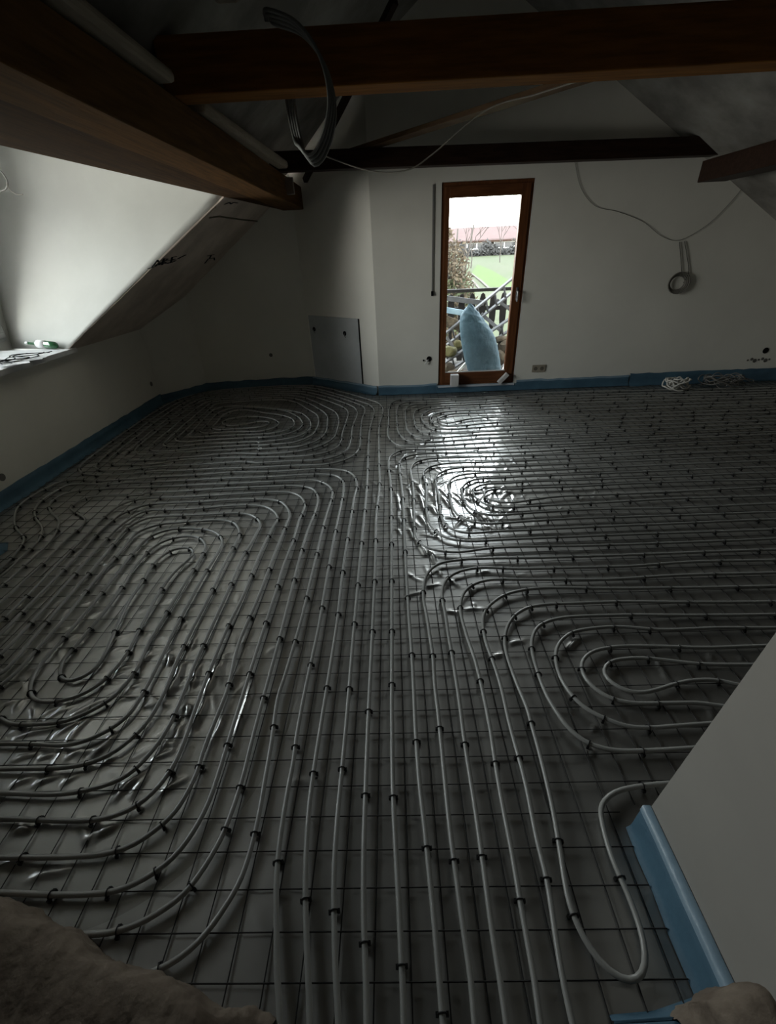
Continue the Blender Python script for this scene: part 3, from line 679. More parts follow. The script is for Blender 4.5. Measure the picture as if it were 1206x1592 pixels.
# ------------------------------------------------------------------ heating pipes and clips
PIPES = {
'A': [(-0.326,0.248),(-0.354,0.336),(-0.379,0.443),(-0.397,0.518),(-0.408,0.601),(-0.415,0.743),(-0.415,0.884),(-0.42,0.957),(-0.422,1.184),(-0.415,1.519),(-0.422,1.957),(-0.425,2.363),(-0.422,2.772),(-0.426,3.025),(-0.445,3.151),(-0.5,3.238),(-0.585,3.276),(-0.756,3.288),(-1.059,3.27),(-1.449,3.271),(-1.813,3.256),(-2.107,3.247),(-2.288,3.256),(-2.394,3.237),(-2.685,3.259),(-2.818,3.241),(-2.843,3.146),(-2.847,2.94),(-2.77,2.787),(-2.687,2.69),(-2.549,2.563),(-2.459,2.389),(-2.44,2.208),(-2.424,2.016),(-2.531,1.74),(-2.581,1.344),(-2.551,0.975),(-1.538,0.554),(-1.378,0.422),(-1.153,0.418),(-0.988,0.412),(-0.893,0.411),(-0.82,0.416),(-0.765,0.432),(-0.724,0.453),(-0.663,0.496),(-0.628,0.559),(-0.601,0.634),(-0.59,0.721),(-0.586,0.816),(-0.59,0.935),(-0.593,1.07),(-0.597,1.472),(-0.608,1.869),(-0.617,2.332),(-0.602,2.69),(-0.608,2.863),(-0.62,2.912),(-0.672,3.022),(-0.801,3.082),(-0.985,3.089),(-1.351,3.083),(-1.756,3.057),(-2.067,3.047),(-2.04,3.025),(-2.383,3.027),(-2.482,3.018),(-2.535,2.957),(-2.54,2.874),(-2.501,2.818),(-2.406,2.753),(-2.291,2.655),(-2.269,2.536),(-2.271,2.407),(-2.244,2.132),(-2.243,1.946),(-2.239,1.783),(-2.297,1.558),(-2.347,1.269),(-2.317,1),(-1.662,0.691),(-1.502,0.595),(-1.291,0.592),(-1.042,0.592),(-0.95,0.599),(-0.876,0.622),(-0.811,0.677),(-0.784,0.714),(-0.766,0.785),(-0.759,0.839),(-0.767,0.924),(-0.762,1.192),(-0.789,1.42),(-0.78,1.784),(-0.782,2.133),(-0.779,2.53),(-0.778,2.627),(-0.811,2.719),(-0.882,2.826),(-0.965,2.867),(-1.081,2.882),(-1.27,2.888),(-1.483,2.872),(-1.745,2.87),(-1.952,2.847),(-2.033,2.764),(-2.07,2.708),(-2.08,2.609),(-2.087,2.481),(-2.073,2.276),(-2.06,1.927),(-2.056,1.722),(-2.048,1.544),(-2.082,1.389),(-2.132,1.21),(-2.102,1.043),(-1.799,0.853),(-1.639,0.793),(-1.444,0.784),(-1.259,0.776),(-1.181,0.78),(-1.104,0.795),(-1.012,0.834),(-0.978,0.89),(-0.946,0.999),(-0.947,1.148),(-0.959,1.343),(-0.963,1.538),(-0.966,1.741),(-0.971,1.938),(-0.978,2.118),(-0.965,2.289),(-0.961,2.43),(-0.957,2.5),(-0.991,2.575),(-1.066,2.649),(-1.163,2.68),(-1.322,2.679),(-1.528,2.674),(-1.735,2.671),(-1.828,2.655),(-1.886,2.587),(-1.913,2.495),(-1.9,2.34),(-1.885,2.139),(-1.879,1.898),(-1.857,1.532),(-1.851,1.296),(-1.904,1.251),(-1.954,1.166),(-1.924,1.087),(-1.906,0.997),(-1.746,0.969),(-1.588,0.965),(-1.555,0.965),(-1.411,0.959),(-1.33,0.952),(-1.237,0.976),(-1.161,1.034),(-1.133,1.094),(-1.128,1.241),(-1.138,1.412),(-1.151,1.628),(-1.158,1.973),(-1.153,2.237),(-1.162,2.318),(-1.231,2.416),(-1.309,2.464),(-1.431,2.491),(-1.578,2.492),(-1.674,2.432),(-1.709,2.348),(-1.711,2.197),(-1.704,1.998),(-1.692,1.751),(-1.695,1.469),(-1.696,1.331),(-1.67,1.244),(-1.637,1.194),(-1.576,1.153),(-1.488,1.147),(-1.396,1.178),(-1.342,1.243),(-1.315,1.389),(-1.332,1.551),(-1.355,1.763),(-1.36,1.931),(-1.346,2.042),(-1.315,2.135),(-1.305,2.193),(-1.354,2.256),(-1.46,2.248),(-1.511,2.153),(-1.519,2.065),(-1.506,1.902),(-1.496,1.743),(-1.466,1.6),(-1.449,1.518),(-1.424,1.411),(-1.425,1.297),(-1.484,1.249),(-1.537,1.261),(-1.571,1.292),(-1.605,1.365),(-1.601,1.436),(-1.596,1.544),(-1.591,1.686),(-1.606,1.907),(-1.627,2.055),(-1.624,2.167),(-1.622,2.223),(-1.583,2.332),(-1.499,2.387),(-1.427,2.396),(-1.349,2.379),(-1.281,2.315),(-1.25,2.259),(-1.245,2.19),(-1.243,2.006),(-1.245,1.816),(-1.243,1.626),(-1.237,1.439),(-1.22,1.286),(-1.254,1.153),(-1.302,1.105),(-1.38,1.057),(-1.445,1.046),(-1.517,1.044),(-1.607,1.048),(-1.674,1.074),(-1.773,1.111),(-1.933,1.12),(-1.849,1.147),(-1.879,1.171),(-1.829,1.196),(-1.786,1.285),(-1.783,1.457),(-1.781,1.617),(-1.801,1.908),(-1.805,2.236),(-1.814,2.382),(-1.809,2.469),(-1.695,2.561),(-1.598,2.576),(-1.389,2.589),(-1.304,2.594),(-1.212,2.578),(-1.15,2.542),(-1.089,2.443),(-1.071,2.378),(-1.069,2.268),(-1.071,2.099),(-1.058,1.776),(-1.057,1.51),(-1.05,1.325),(-1.033,1.155),(-1.05,1.015),(-1.119,0.914),(-1.176,0.885),(-1.263,0.869),(-1.443,0.867),(-1.511,0.868),(-1.686,0.872),(-1.846,0.916),(-2.006,1.057),(-2.036,1.18),(-1.986,1.312),(-1.944,1.413),(-1.947,1.664),(-1.958,1.873),(-1.984,2.344),(-1.983,2.54),(-1.958,2.656),(-1.929,2.729),(-1.869,2.767),(-1.747,2.764),(-1.504,2.765),(-1.282,2.793),(-1.074,2.788),(-0.996,2.767),(-0.913,2.696),(-0.859,2.599),(-0.868,2.454),(-0.876,2.13),(-0.868,1.781),(-0.879,1.567),(-0.878,1.366),(-0.87,1.146),(-0.856,0.958),(-0.856,0.873),(-0.888,0.778),(-0.928,0.733),(-1.013,0.698),(-1.083,0.692),(-1.242,0.696),(-1.379,0.703),(-1.583,0.707),(-1.743,0.783),(-2.206,1.027),(-2.236,1.241),(-2.186,1.471),(-2.126,1.641),(-2.124,1.814),(-2.143,2.127),(-2.157,2.43),(-2.17,2.663),(-2.153,2.848),(-2.093,2.926),(-1.946,2.963),(-1.707,2.959),(-1.461,2.968),(-1.147,2.985),(-0.95,2.989),(-0.845,2.977),(-0.757,2.91),(-0.702,2.807),(-0.691,2.711),(-0.699,2.557),(-0.692,2.314),(-0.699,2.026),(-0.692,1.767),(-0.69,1.486),(-0.687,1.245),(-0.682,0.948),(-0.679,0.821),(-0.681,0.737),(-0.7,0.653),(-0.735,0.584),(-0.797,0.535),(-0.869,0.505),(-0.946,0.499),(-1.044,0.498),(-1.222,0.505),(-1.444,0.511),(-1.604,0.625),(-2.436,0.991),(-2.466,1.31),(-2.416,1.653),(-2.346,1.918),(-2.351,2.09),(-2.353,2.191),(-2.363,2.356),(-2.409,2.504),(-2.489,2.656),(-2.642,2.791),(-2.74,2.912),(-2.759,3.038),(-2.703,3.116),(-2.612,3.143),(-2.351,3.16),(-1.977,3.158),(-1.699,3.165),(-1.356,3.167),(-1,3.177),(-0.781,3.177),(-0.679,3.176),(-0.574,3.099),(-0.514,2.989),(-0.506,2.834),(-0.513,2.622),(-0.516,2.368),(-0.514,2.155),(-0.513,1.848),(-0.512,1.597),(-0.525,1.246),(-0.532,1.147),(-0.513,0.946),(-0.502,0.78),(-0.496,0.696),(-0.497,0.602),(-0.51,0.511),(-0.539,0.456),(-0.564,0.412),(-0.62,0.362),(-0.691,0.333),(-0.807,0.299),(-1.039,0.275),(-1.253,0.274),(-1.413,0.43),(-2.678,0.931),(-2.708,1.369),(-2.658,1.838),(-2.49,2.099),(-2.509,2.229),(-2.565,2.404),(-2.63,2.476),(-2.751,2.575),(-2.878,2.725),(-2.989,2.922),(-2.986,3.136),(-2.915,3.32),(-2.754,3.352),(-2.569,3.308),(-2.33,3.324),(-2.097,3.344),(-1.91,3.354),(-1.638,3.366),(-1.448,3.388),(-1.23,3.376),(-0.987,3.372),(-0.845,3.383),(-0.644,3.392),(-0.548,3.377),(-0.438,3.339),(-0.372,3.264),(-0.325,3.084),(-0.332,2.852),(-0.333,2.611),(-0.335,2.35),(-0.335,1.97),(-0.326,1.576),(-0.333,0.955),(-0.334,0.876),(-0.333,0.742),(-0.319,0.579),(-0.299,0.457),(-0.265,0.302),(-0.253,0.248)],
'B': [(-0.116,0.247),(-0.134,0.452),(-0.142,0.615),(-0.143,0.672),(-0.145,0.879),(-0.146,1.003),(-0.145,1.526),(-0.146,2.036),(-0.155,2.599),(-0.141,3.051),(-0.155,3.506),(-0.166,4.012),(-0.168,4.438),(-0.149,4.71),(-0.136,4.977),(-0.192,5.249),(-0.344,5.444),(-1.087,6.176),(-1.361,6.276),(-2.48,6.186),(-2.737,6.046),(-2.899,5.833),(-2.993,5.546),(-2.957,3.647),(-2.91,3.56),(-2.817,3.472),(-2.654,3.433),(-2.386,3.43),(-2.158,3.472),(-1.962,3.461),(-1.615,3.475),(-1.239,3.471),(-0.92,3.481),(-0.6,3.489),(-0.459,3.568),(-0.39,3.669),(-0.348,3.865),(-0.355,4.136),(-0.369,4.691),(-0.349,4.965),(-0.377,5.127),(-0.455,5.257),(-1.146,5.978),(-1.416,6.081),(-2.381,6.004),(-2.633,5.869),(-2.713,5.764),(-2.802,5.483),(-2.758,3.79),(-2.732,3.722),(-2.653,3.658),(-2.432,3.63),(-2.235,3.634),(-2.033,3.698),(-1.6,3.712),(-1.299,3.697),(-0.983,3.684),(-0.823,3.693),(-0.679,3.74),(-0.581,3.839),(-0.543,4.015),(-0.551,4.266),(-0.541,4.668),(-0.547,4.918),(-0.611,5.121),(-1.205,5.781),(-1.471,5.887),(-2.281,5.822),(-2.502,5.729),(-2.554,5.66),(-2.618,5.419),(-2.635,4.1),(-2.606,3.98),(-2.551,3.911),(-2.448,3.87),(-2.238,3.882),(-1.991,3.898),(-1.589,3.908),(-1.301,3.916),(-1.352,3.895),(-1.11,3.911),(-0.955,3.922),(-0.819,4.026),(-0.732,4.247),(-0.748,4.563),(-0.785,4.83),(-0.883,5.056),(-1.272,5.577),(-1.527,5.692),(-2.182,5.64),(-2.371,5.588),(-2.396,5.555),(-2.422,5.356),(-2.397,4.205),(-2.388,4.12),(-2.319,4.063),(-2.144,4.053),(-1.99,4.096),(-1.66,4.091),(-1.371,4.09),(-1.397,4.065),(-1.368,4.079),(-1.132,4.136),(-1.001,4.209),(-0.944,4.307),(-0.92,4.46),(-0.951,4.65),(-1.025,4.835),(-1.155,5.016),(-2.087,5.386),(-2.234,5.285),(-2.224,4.449),(-2.218,4.356),(-2.164,4.298),(-1.994,4.303),(-1.783,4.308),(-1.58,4.317),(-1.464,4.316),(-1.348,4.319),(-1.19,4.379),(-1.118,4.543),(-1.136,4.671),(-1.207,4.811),(-1.371,4.946),(-1.563,5.041),(-1.9,5.202),(-2.045,5.111),(-2.047,4.666),(-2.053,4.592),(-1.963,4.509),(-1.693,4.512),(-1.462,4.552),(-1.41,4.629),(-1.461,4.721),(-1.567,4.733),(-1.705,4.649),(-1.841,4.618),(-1.958,4.699),(-1.986,4.812),(-1.858,4.911),(-1.74,4.924),(-1.495,4.859),(-1.355,4.739),(-1.295,4.616),(-1.323,4.504),(-1.382,4.43),(-1.485,4.394),(-1.667,4.422),(-1.888,4.414),(-2.048,4.392),(-2.137,4.471),(-2.139,4.56),(-2.14,5.198),(-1.987,5.31),(-1.362,5.115),(-1.184,4.924),(-1.089,4.775),(-1.025,4.553),(-1.052,4.376),(-1.161,4.273),(-1.323,4.216),(-1.435,4.21),(-1.333,4.228),(-1.743,4.205),(-2.116,4.178),(-2.239,4.183),(-2.32,4.255),(-2.321,4.344),(-2.329,5.325),(-2.317,5.503),(-2.132,5.549),(-1.555,5.595),(-1.304,5.476),(-1.046,5.101),(-0.913,4.891),(-0.858,4.661),(-0.844,4.412),(-0.874,4.207),(-1.003,4.044),(-1.245,4),(-1.371,3.969),(-1.245,4),(-1.797,3.996),(-2.041,3.96),(-2.261,3.932),(-2.406,3.955),(-2.488,4.035),(-2.499,4.121),(-2.518,5.388),(-2.475,5.607),(-2.436,5.658),(-2.232,5.731),(-1.499,5.79),(-1.239,5.678),(-0.836,5.175),(-0.703,4.96),(-0.639,4.723),(-0.616,4.31),(-0.635,4.093),(-0.751,3.903),(-0.874,3.819),(-1.161,3.778),(-1.322,3.783),(-1.565,3.812),(-1.95,3.764),(-2.238,3.745),(-2.361,3.731),(-2.56,3.757),(-2.636,3.818),(-2.661,3.888),(-2.706,5.451),(-2.634,5.712),(-2.568,5.799),(-2.331,5.913),(-1.444,5.984),(-1.175,5.88),(-0.521,5.176),(-0.448,4.977),(-0.433,4.788),(-0.458,4.47),(-0.445,4.074),(-0.458,3.843),(-0.528,3.681),(-0.671,3.593),(-0.929,3.587),(-1.266,3.574),(-1.363,3.602),(-1.811,3.579),(-2.205,3.57),(-2.491,3.517),(-2.707,3.543),(-2.794,3.619),(-2.826,3.692),(-2.895,5.514),(-2.804,5.801),(-2.687,5.955),(-2.431,6.095),(-1.388,6.178),(-1.118,6.076),(-0.438,5.362),(-0.301,5.184),(-0.239,4.951),(-0.251,4.634),(-0.267,4.311),(-0.263,3.841),(-0.243,3.034),(-0.241,2.425),(-0.239,1.902),(-0.237,1.508),(-0.232,0.953),(-0.233,0.781),(-0.233,0.673),(-0.227,0.529),(-0.212,0.41),(-0.199,0.324),(-0.184,0.247)],
'C': [(0.217,0.246),(0.218,0.274),(0.217,0.433),(0.219,0.512),(0.222,0.704),(0.221,0.883),(0.222,0.994),(0.225,1.095),(0.225,1.334),(0.222,1.463),(0.223,1.608),(0.219,1.709),(0.226,1.791),(0.256,1.866),(0.323,1.93),(0.42,1.962),(0.503,1.966),(0.674,1.946),(1.024,1.941),(1.302,1.939),(1.662,1.961),(2.139,1.956),(3.519,1.956),(4.9,1.956),(5.45,1.976),(5.76,2.306),(5.8,2.856),(5.8,3.071),(5.76,3.671),(5.5,3.941),(5,3.971),(4.331,3.971),(3.662,3.971),(1.272,3.942),(0.976,3.948),(0.588,3.926),(0.253,3.92),(0.118,3.973),(0.032,4.222),(0.022,4.456),(0.023,4.689),(0.027,4.942),(0.037,5.049),(0.075,5.171),(0.212,5.254),(0.495,5.237),(0.92,5.234),(1.637,5.284),(4.554,5.151),(4.777,5.151),(5,5.151),(5.351,5.005),(5.497,4.654),(5.351,4.303),(5,4.158),(4.402,4.158),(3.803,4.158),(1.331,4.158),(0.914,4.14),(0.627,4.12),(0.396,4.137),(0.284,4.196),(0.22,4.355),(0.211,4.58),(0.213,4.711),(0.225,4.814),(0.249,4.905),(0.385,5.025),(0.585,5.044),(1.15,5.057),(1.581,5.077),(4.411,4.962),(4.706,4.962),(5,4.962),(5.204,4.877),(5.289,4.673),(5.204,4.468),(5,4.384),(4.487,4.384),(3.974,4.384),(1.399,4.411),(0.947,4.381),(0.669,4.333),(0.498,4.364),(0.436,4.422),(0.398,4.496),(0.389,4.603),(0.41,4.688),(0.467,4.757),(0.642,4.828),(0.907,4.833),(1.151,4.84),(1.513,4.828),(4.25,4.749),(4.625,4.749),(5,4.749),(5.037,4.733),(5.052,4.696),(5.037,4.659),(5,4.644),(4.586,4.644),(4.171,4.644),(1.479,4.702),(1.152,4.71),(0.881,4.721),(0.637,4.728),(0.567,4.678),(0.489,4.613),(0.469,4.551),(0.487,4.494),(0.56,4.433),(0.691,4.487),(0.825,4.548),(1.066,4.566),(1.435,4.54),(4.056,4.491),(4.528,4.491),(5,4.491),(5.137,4.548),(5.194,4.685),(5.137,4.822),(5,4.879),(4.674,4.879),(4.349,4.879),(1.552,4.969),(1.221,4.962),(0.892,4.965),(0.668,4.974),(0.484,4.943),(0.372,4.852),(0.318,4.757),(0.297,4.657),(0.303,4.528),(0.344,4.381),(0.423,4.282),(0.631,4.248),(0.839,4.264),(1.365,4.283),(3.887,4.268),(4.443,4.268),(5,4.268),(5.278,4.383),(5.393,4.661),(5.278,4.94),(5,5.055),(4.741,5.055),(4.482,5.055),(1.609,5.179),(1.056,5.121),(0.565,5.149),(0.285,5.149),(0.165,5.063),(0.135,4.953),(0.123,4.812),(0.118,4.634),(0.118,4.426),(0.131,4.249),(0.223,4.059),(0.348,4.022),(0.622,4.035),(0.874,4.062),(1.302,4.053),(3.736,4.068),(4.368,4.068),(5,4.068),(5.418,4.241),(5.591,4.659),(5.418,5.077),(5,5.25),(4.629,5.25),(1.671,5.409),(1.252,5.326),(0.709,5.306),(0.297,5.362),(0.055,5.351),(-0.031,5.238),(-0.061,5.076),(-0.067,4.954),(-0.07,4.722),(-0.069,4.507),(-0.078,4.272),(-0.071,4.096),(0.028,3.867),(0.185,3.813),(0.477,3.817),(0.795,3.834),(1.24,3.826),(3.576,3.857),(4.288,3.857),(5,3.857),(5.4,3.827),(5.67,3.557),(5.7,3.057),(5.7,2.852),(5.67,2.352),(5.4,2.072),(4.9,2.052),(3.555,2.052),(2.211,2.052),(2.002,2.052),(1.533,2.046),(1.074,2.043),(0.774,2.044),(0.539,2.052),(0.348,2.045),(0.231,2.016),(0.184,1.973),(0.147,1.907),(0.122,1.776),(0.121,1.688),(0.128,1.595),(0.133,1.456),(0.137,1.323),(0.132,1.192),(0.134,1.034),(0.133,0.996),(0.133,0.912),(0.132,0.765),(0.132,0.646),(0.137,0.498),(0.139,0.433),(0.145,0.309),(0.142,0.246)],
'D': [(-0.027,0.247),(-0.028,0.301),(-0.035,0.474),(-0.041,0.585),(-0.048,0.725),(-0.051,0.877),(-0.051,1.001),(-0.052,1.052),(-0.05,1.347),(-0.049,1.659),(-0.048,2.026),(-0.049,2.69),(-0.054,3.109),(-0.07,3.378),(-0.07,3.471),(-0.068,3.553),(-0.029,3.656),(0.061,3.741),(0.206,3.749),(0.442,3.718),(0.68,3.72),(1.039,3.741),(1.645,3.749),(2.052,3.77),(2.586,3.779),(3.041,3.785),(3.527,3.793),(4.064,3.793),(4.6,3.793),(5.177,3.554),(5.415,2.977),(5.177,2.401),(4.6,2.162),(3.447,2.162),(2.294,2.162),(2.142,2.157),(1.662,2.151),(1.164,2.149),(0.629,2.159),(0.49,2.144),(0.367,2.122),(0.259,2.138),(0.168,2.183),(0.114,2.293),(0.107,2.391),(0.114,2.577),(0.118,2.707),(0.122,2.871),(0.124,3.055),(0.115,3.272),(0.12,3.335),(0.157,3.445),(0.216,3.499),(0.329,3.531),(0.607,3.531),(0.87,3.522),(1.174,3.516),(1.965,3.517),(2.526,3.544),(3.046,3.56),(3.354,3.564),(3.977,3.564),(4.6,3.564),(5.021,3.389),(5.196,2.968),(5.021,2.546),(4.6,2.372),(3.527,2.372),(2.453,2.372),(2.288,2.372),(1.831,2.36),(1.324,2.353),(0.84,2.34),(0.6,2.335),(0.459,2.326),(0.361,2.368),(0.318,2.439),(0.3,2.538),(0.31,2.762),(0.31,2.947),(0.311,3.102),(0.324,3.182),(0.393,3.263),(0.474,3.305),(0.617,3.321),(0.847,3.302),(1.111,3.31),(1.575,3.321),(1.929,3.323),(2.343,3.329),(2.852,3.344),(3.185,3.34),(3.892,3.34),(4.6,3.34),(4.873,3.227),(4.986,2.954),(4.873,2.681),(4.6,2.568),(3.601,2.568),(2.602,2.568),(2.473,2.566),(1.928,2.554),(1.331,2.571),(0.941,2.553),(0.722,2.537),(0.619,2.545),(0.541,2.597),(0.497,2.692),(0.488,2.823),(0.501,2.945),(0.521,2.99),(0.549,3.035),(0.618,3.086),(0.721,3.1),(0.85,3.105),(1.063,3.113),(1.513,3.116),(1.834,3.121),(2.311,3.127),(3.026,3.129),(3.813,3.129),(4.6,3.129),(4.715,3.082),(4.763,2.967),(4.715,2.851),(4.6,2.804),(3.678,2.804),(2.756,2.804),(2.431,2.795),(2.073,2.783),(1.635,2.773),(1.183,2.767),(1.009,2.739),(0.85,2.704),(0.751,2.711),(0.705,2.729),(0.662,2.769),(0.653,2.838),(0.664,2.876),(0.697,2.896),(0.776,2.918),(0.884,2.905),(1.008,2.914),(1.309,2.911),(1.745,2.929),(2.012,2.933),(2.405,2.931),(2.796,2.918),(2.869,2.922),(3.735,2.922),(4.6,2.922),(4.638,2.938),(4.654,2.976),(4.638,3.014),(4.6,3.03),(3.775,3.03),(2.951,3.03),(2.724,3.034),(2.321,3.022),(1.828,3.021),(1.507,3.018),(1.038,3.022),(0.893,3.009),(0.768,3.006),(0.673,2.995),(0.62,2.966),(0.592,2.931),(0.577,2.883),(0.573,2.835),(0.583,2.785),(0.631,2.689),(0.708,2.648),(0.803,2.634),(0.967,2.641),(1.217,2.65),(1.63,2.666),(1.956,2.68),(2.244,2.678),(2.682,2.674),(3.641,2.674),(4.6,2.674),(4.801,2.757),(4.884,2.958),(4.801,3.158),(4.6,3.242),(3.855,3.242),(3.111,3.242),(2.775,3.238),(2.043,3.228),(1.452,3.218),(1.032,3.206),(0.837,3.201),(0.672,3.201),(0.55,3.185),(0.483,3.156),(0.427,3.093),(0.409,3.01),(0.393,2.83),(0.394,2.636),(0.436,2.511),(0.499,2.463),(0.605,2.43),(0.727,2.436),(1.149,2.46),(1.588,2.459),(2.064,2.458),(2.52,2.461),(3.56,2.461),(4.6,2.461),(4.952,2.607),(5.097,2.958),(4.952,3.31),(4.6,3.455),(3.936,3.455),(3.272,3.455),(3.043,3.454),(2.664,3.448),(2.281,3.439),(1.785,3.43),(1.098,3.413),(0.757,3.411),(0.548,3.417),(0.39,3.402),(0.29,3.359),(0.236,3.298),(0.219,3.224),(0.228,3.072),(0.217,2.817),(0.203,2.619),(0.213,2.436),(0.234,2.384),(0.285,2.299),(0.363,2.251),(0.471,2.234),(0.647,2.24),(1.502,2.254),(1.963,2.255),(2.367,2.258),(3.483,2.258),(4.6,2.258),(5.102,2.466),(5.31,2.968),(5.102,3.47),(4.6,3.678),(4.02,3.678),(3.44,3.678),(3.062,3.675),(2.541,3.667),(2.014,3.645),(1.589,3.622),(1.16,3.598),(0.789,3.613),(0.313,3.644),(0.16,3.626),(0.07,3.572),(0.031,3.506),(0.023,3.404),(0.024,3.32),(0.034,3.014),(0.04,2.729),(0.038,2.409),(0.036,2.172),(0.036,1.897),(0.038,1.576),(0.042,1.308),(0.04,1.019),(0.04,0.999),(0.043,0.792),(0.051,0.67),(0.056,0.559),(0.062,0.434),(0.066,0.278),(0.067,0.247)],
'E': [(0.297,0.246),(0.303,0.302),(0.308,0.473),(0.313,0.58),(0.314,0.708),(0.318,0.836),(0.327,0.992),(0.328,1.179),(0.325,1.3),(0.309,1.455),(0.302,1.622),(0.316,1.699),(0.355,1.781),(0.435,1.841),(0.509,1.858),(0.702,1.85),(1.143,1.832),(1.539,1.849),(2.055,1.846),(3.328,1.846),(4.6,1.846),(4.978,1.69),(5.134,1.312),(4.978,0.934),(4.6,0.777),(2.786,0.777),(0.972,0.777),(0.876,0.776),(0.75,0.764),(0.697,0.753),(0.65,0.727),(0.628,0.7),(0.62,0.675),(0.607,0.575),(0.614,0.498),(0.616,0.44),(0.611,0.386),(0.592,0.34),(0.561,0.317),(0.52,0.316),(0.477,0.351),(0.455,0.398),(0.443,0.464),(0.46,0.59),(0.474,0.697),(0.481,0.786),(0.488,0.937),(0.488,0.986),(0.491,1.074),(0.481,1.159),(0.472,1.304),(0.475,1.391),(0.503,1.484),(0.547,1.557),(0.624,1.621),(0.712,1.647),(0.897,1.653),(1.13,1.655),(1.42,1.64),(1.887,1.624),(3.244,1.624),(4.6,1.624),(4.824,1.531),(4.917,1.307),(4.824,1.083),(4.6,0.99),(2.931,0.99),(1.262,0.99),(1.175,0.988),(1.043,0.981),(0.926,0.975),(0.844,0.982),(0.774,1.019),(0.712,1.069),(0.671,1.191),(0.684,1.315),(0.721,1.388),(0.807,1.457),(0.915,1.48),(1.044,1.486),(1.228,1.46),(1.513,1.462),(1.758,1.453),(3.179,1.453),(4.6,1.453),(4.712,1.407),(4.759,1.295),(4.712,1.183),(4.6,1.136),(3.038,1.136),(1.476,1.136),(1.38,1.152),(1.312,1.177),(1.203,1.178),(1.114,1.16),(1.059,1.143),(0.957,1.125),(0.892,1.152),(0.857,1.219),(0.906,1.282),(0.992,1.298),(1.059,1.299),(1.136,1.288),(1.239,1.267),(1.33,1.256),(1.51,1.249),(1.601,1.246),(3.101,1.246),(4.6,1.246),(4.637,1.261),(4.652,1.298),(4.637,1.335),(4.6,1.35),(3.14,1.35),(1.68,1.35),(1.574,1.349),(1.37,1.347),(1.117,1.364),(0.972,1.365),(0.849,1.337),(0.784,1.279),(0.77,1.221),(0.78,1.173),(0.827,1.109),(0.912,1.08),(1.038,1.076),(1.185,1.073),(1.249,1.058),(1.375,1.049),(2.988,1.049),(4.6,1.049),(4.773,1.12),(4.844,1.293),(4.773,1.466),(4.6,1.538),(3.211,1.538),(1.822,1.538),(1.448,1.546),(1.115,1.561),(0.863,1.56),(0.82,1.557),(0.731,1.539),(0.652,1.494),(0.617,1.44),(0.593,1.368),(0.582,1.209),(0.588,1.108),(0.622,0.983),(0.645,0.949),(0.676,0.919),(0.747,0.893),(0.882,0.889),(1.042,0.895),(1.132,0.899),(2.866,0.899),(4.6,0.899),(4.897,1.022),(5.021,1.319),(4.897,1.617),(4.6,1.74),(3.288,1.74),(1.975,1.74),(1.48,1.747),(1.112,1.759),(0.76,1.777),(0.635,1.76),(0.552,1.732),(0.45,1.649),(0.416,1.595),(0.396,1.509),(0.392,1.408),(0.403,1.297),(0.409,1.165),(0.405,1.007),(0.408,0.787),(0.398,0.616),(0.398,0.521),(0.379,0.364),(0.374,0.302),(0.373,0.246)],
}
ZP = .0185; RP = .0082
def clip_mesh():
    mb = MB(); ring = []
    for a in range(-4, 15):
        t = a*math.pi/10; ring.append((0, (RP+.0022)*math.cos(t), ZP+(RP+.0022)*math.sin(t)))
    mb.tube(ring, .0021, 6)
    mb.box(-.0045, .0045, -.016, -.009, .002, .016); mb.box(-.0045, .0045, .009, .016, .002, .016)
    mb.box(-.003, .003, -.016, .016, .004, .009)
    o = mb.build('pipe_clip', M_clip); me = o.data; bpy.data.objects.remove(o); return me
CLIP = clip_mesh()
def in_view(p):
    c = cam.matrix_world.inverted() @ Vector((p[0], p[1], .02))
    if c.z > -.05: return None
    u = 603 + 666.57*c.x/-c.z; v = 796 - 666.57*c.y/-c.z
    if -20 < u < 1226 and 560 < v < 1612 and not (p[0] > .75 and p[1] < .62 + (p[0]-.734)*0): return -c.z
    return None
LAB = {'A': 'grey heating pipe spiralling around the bright oval at the near left',
       'B': 'grey heating pipe spiralling in the dark far left corner',
       'C': 'grey heating pipe looping in front of the balcony door, far right',
       'D': 'grey heating pipe looping around the glare patch at right of centre',
       'E': 'grey heating pipe looping at the near right behind the white partition'}
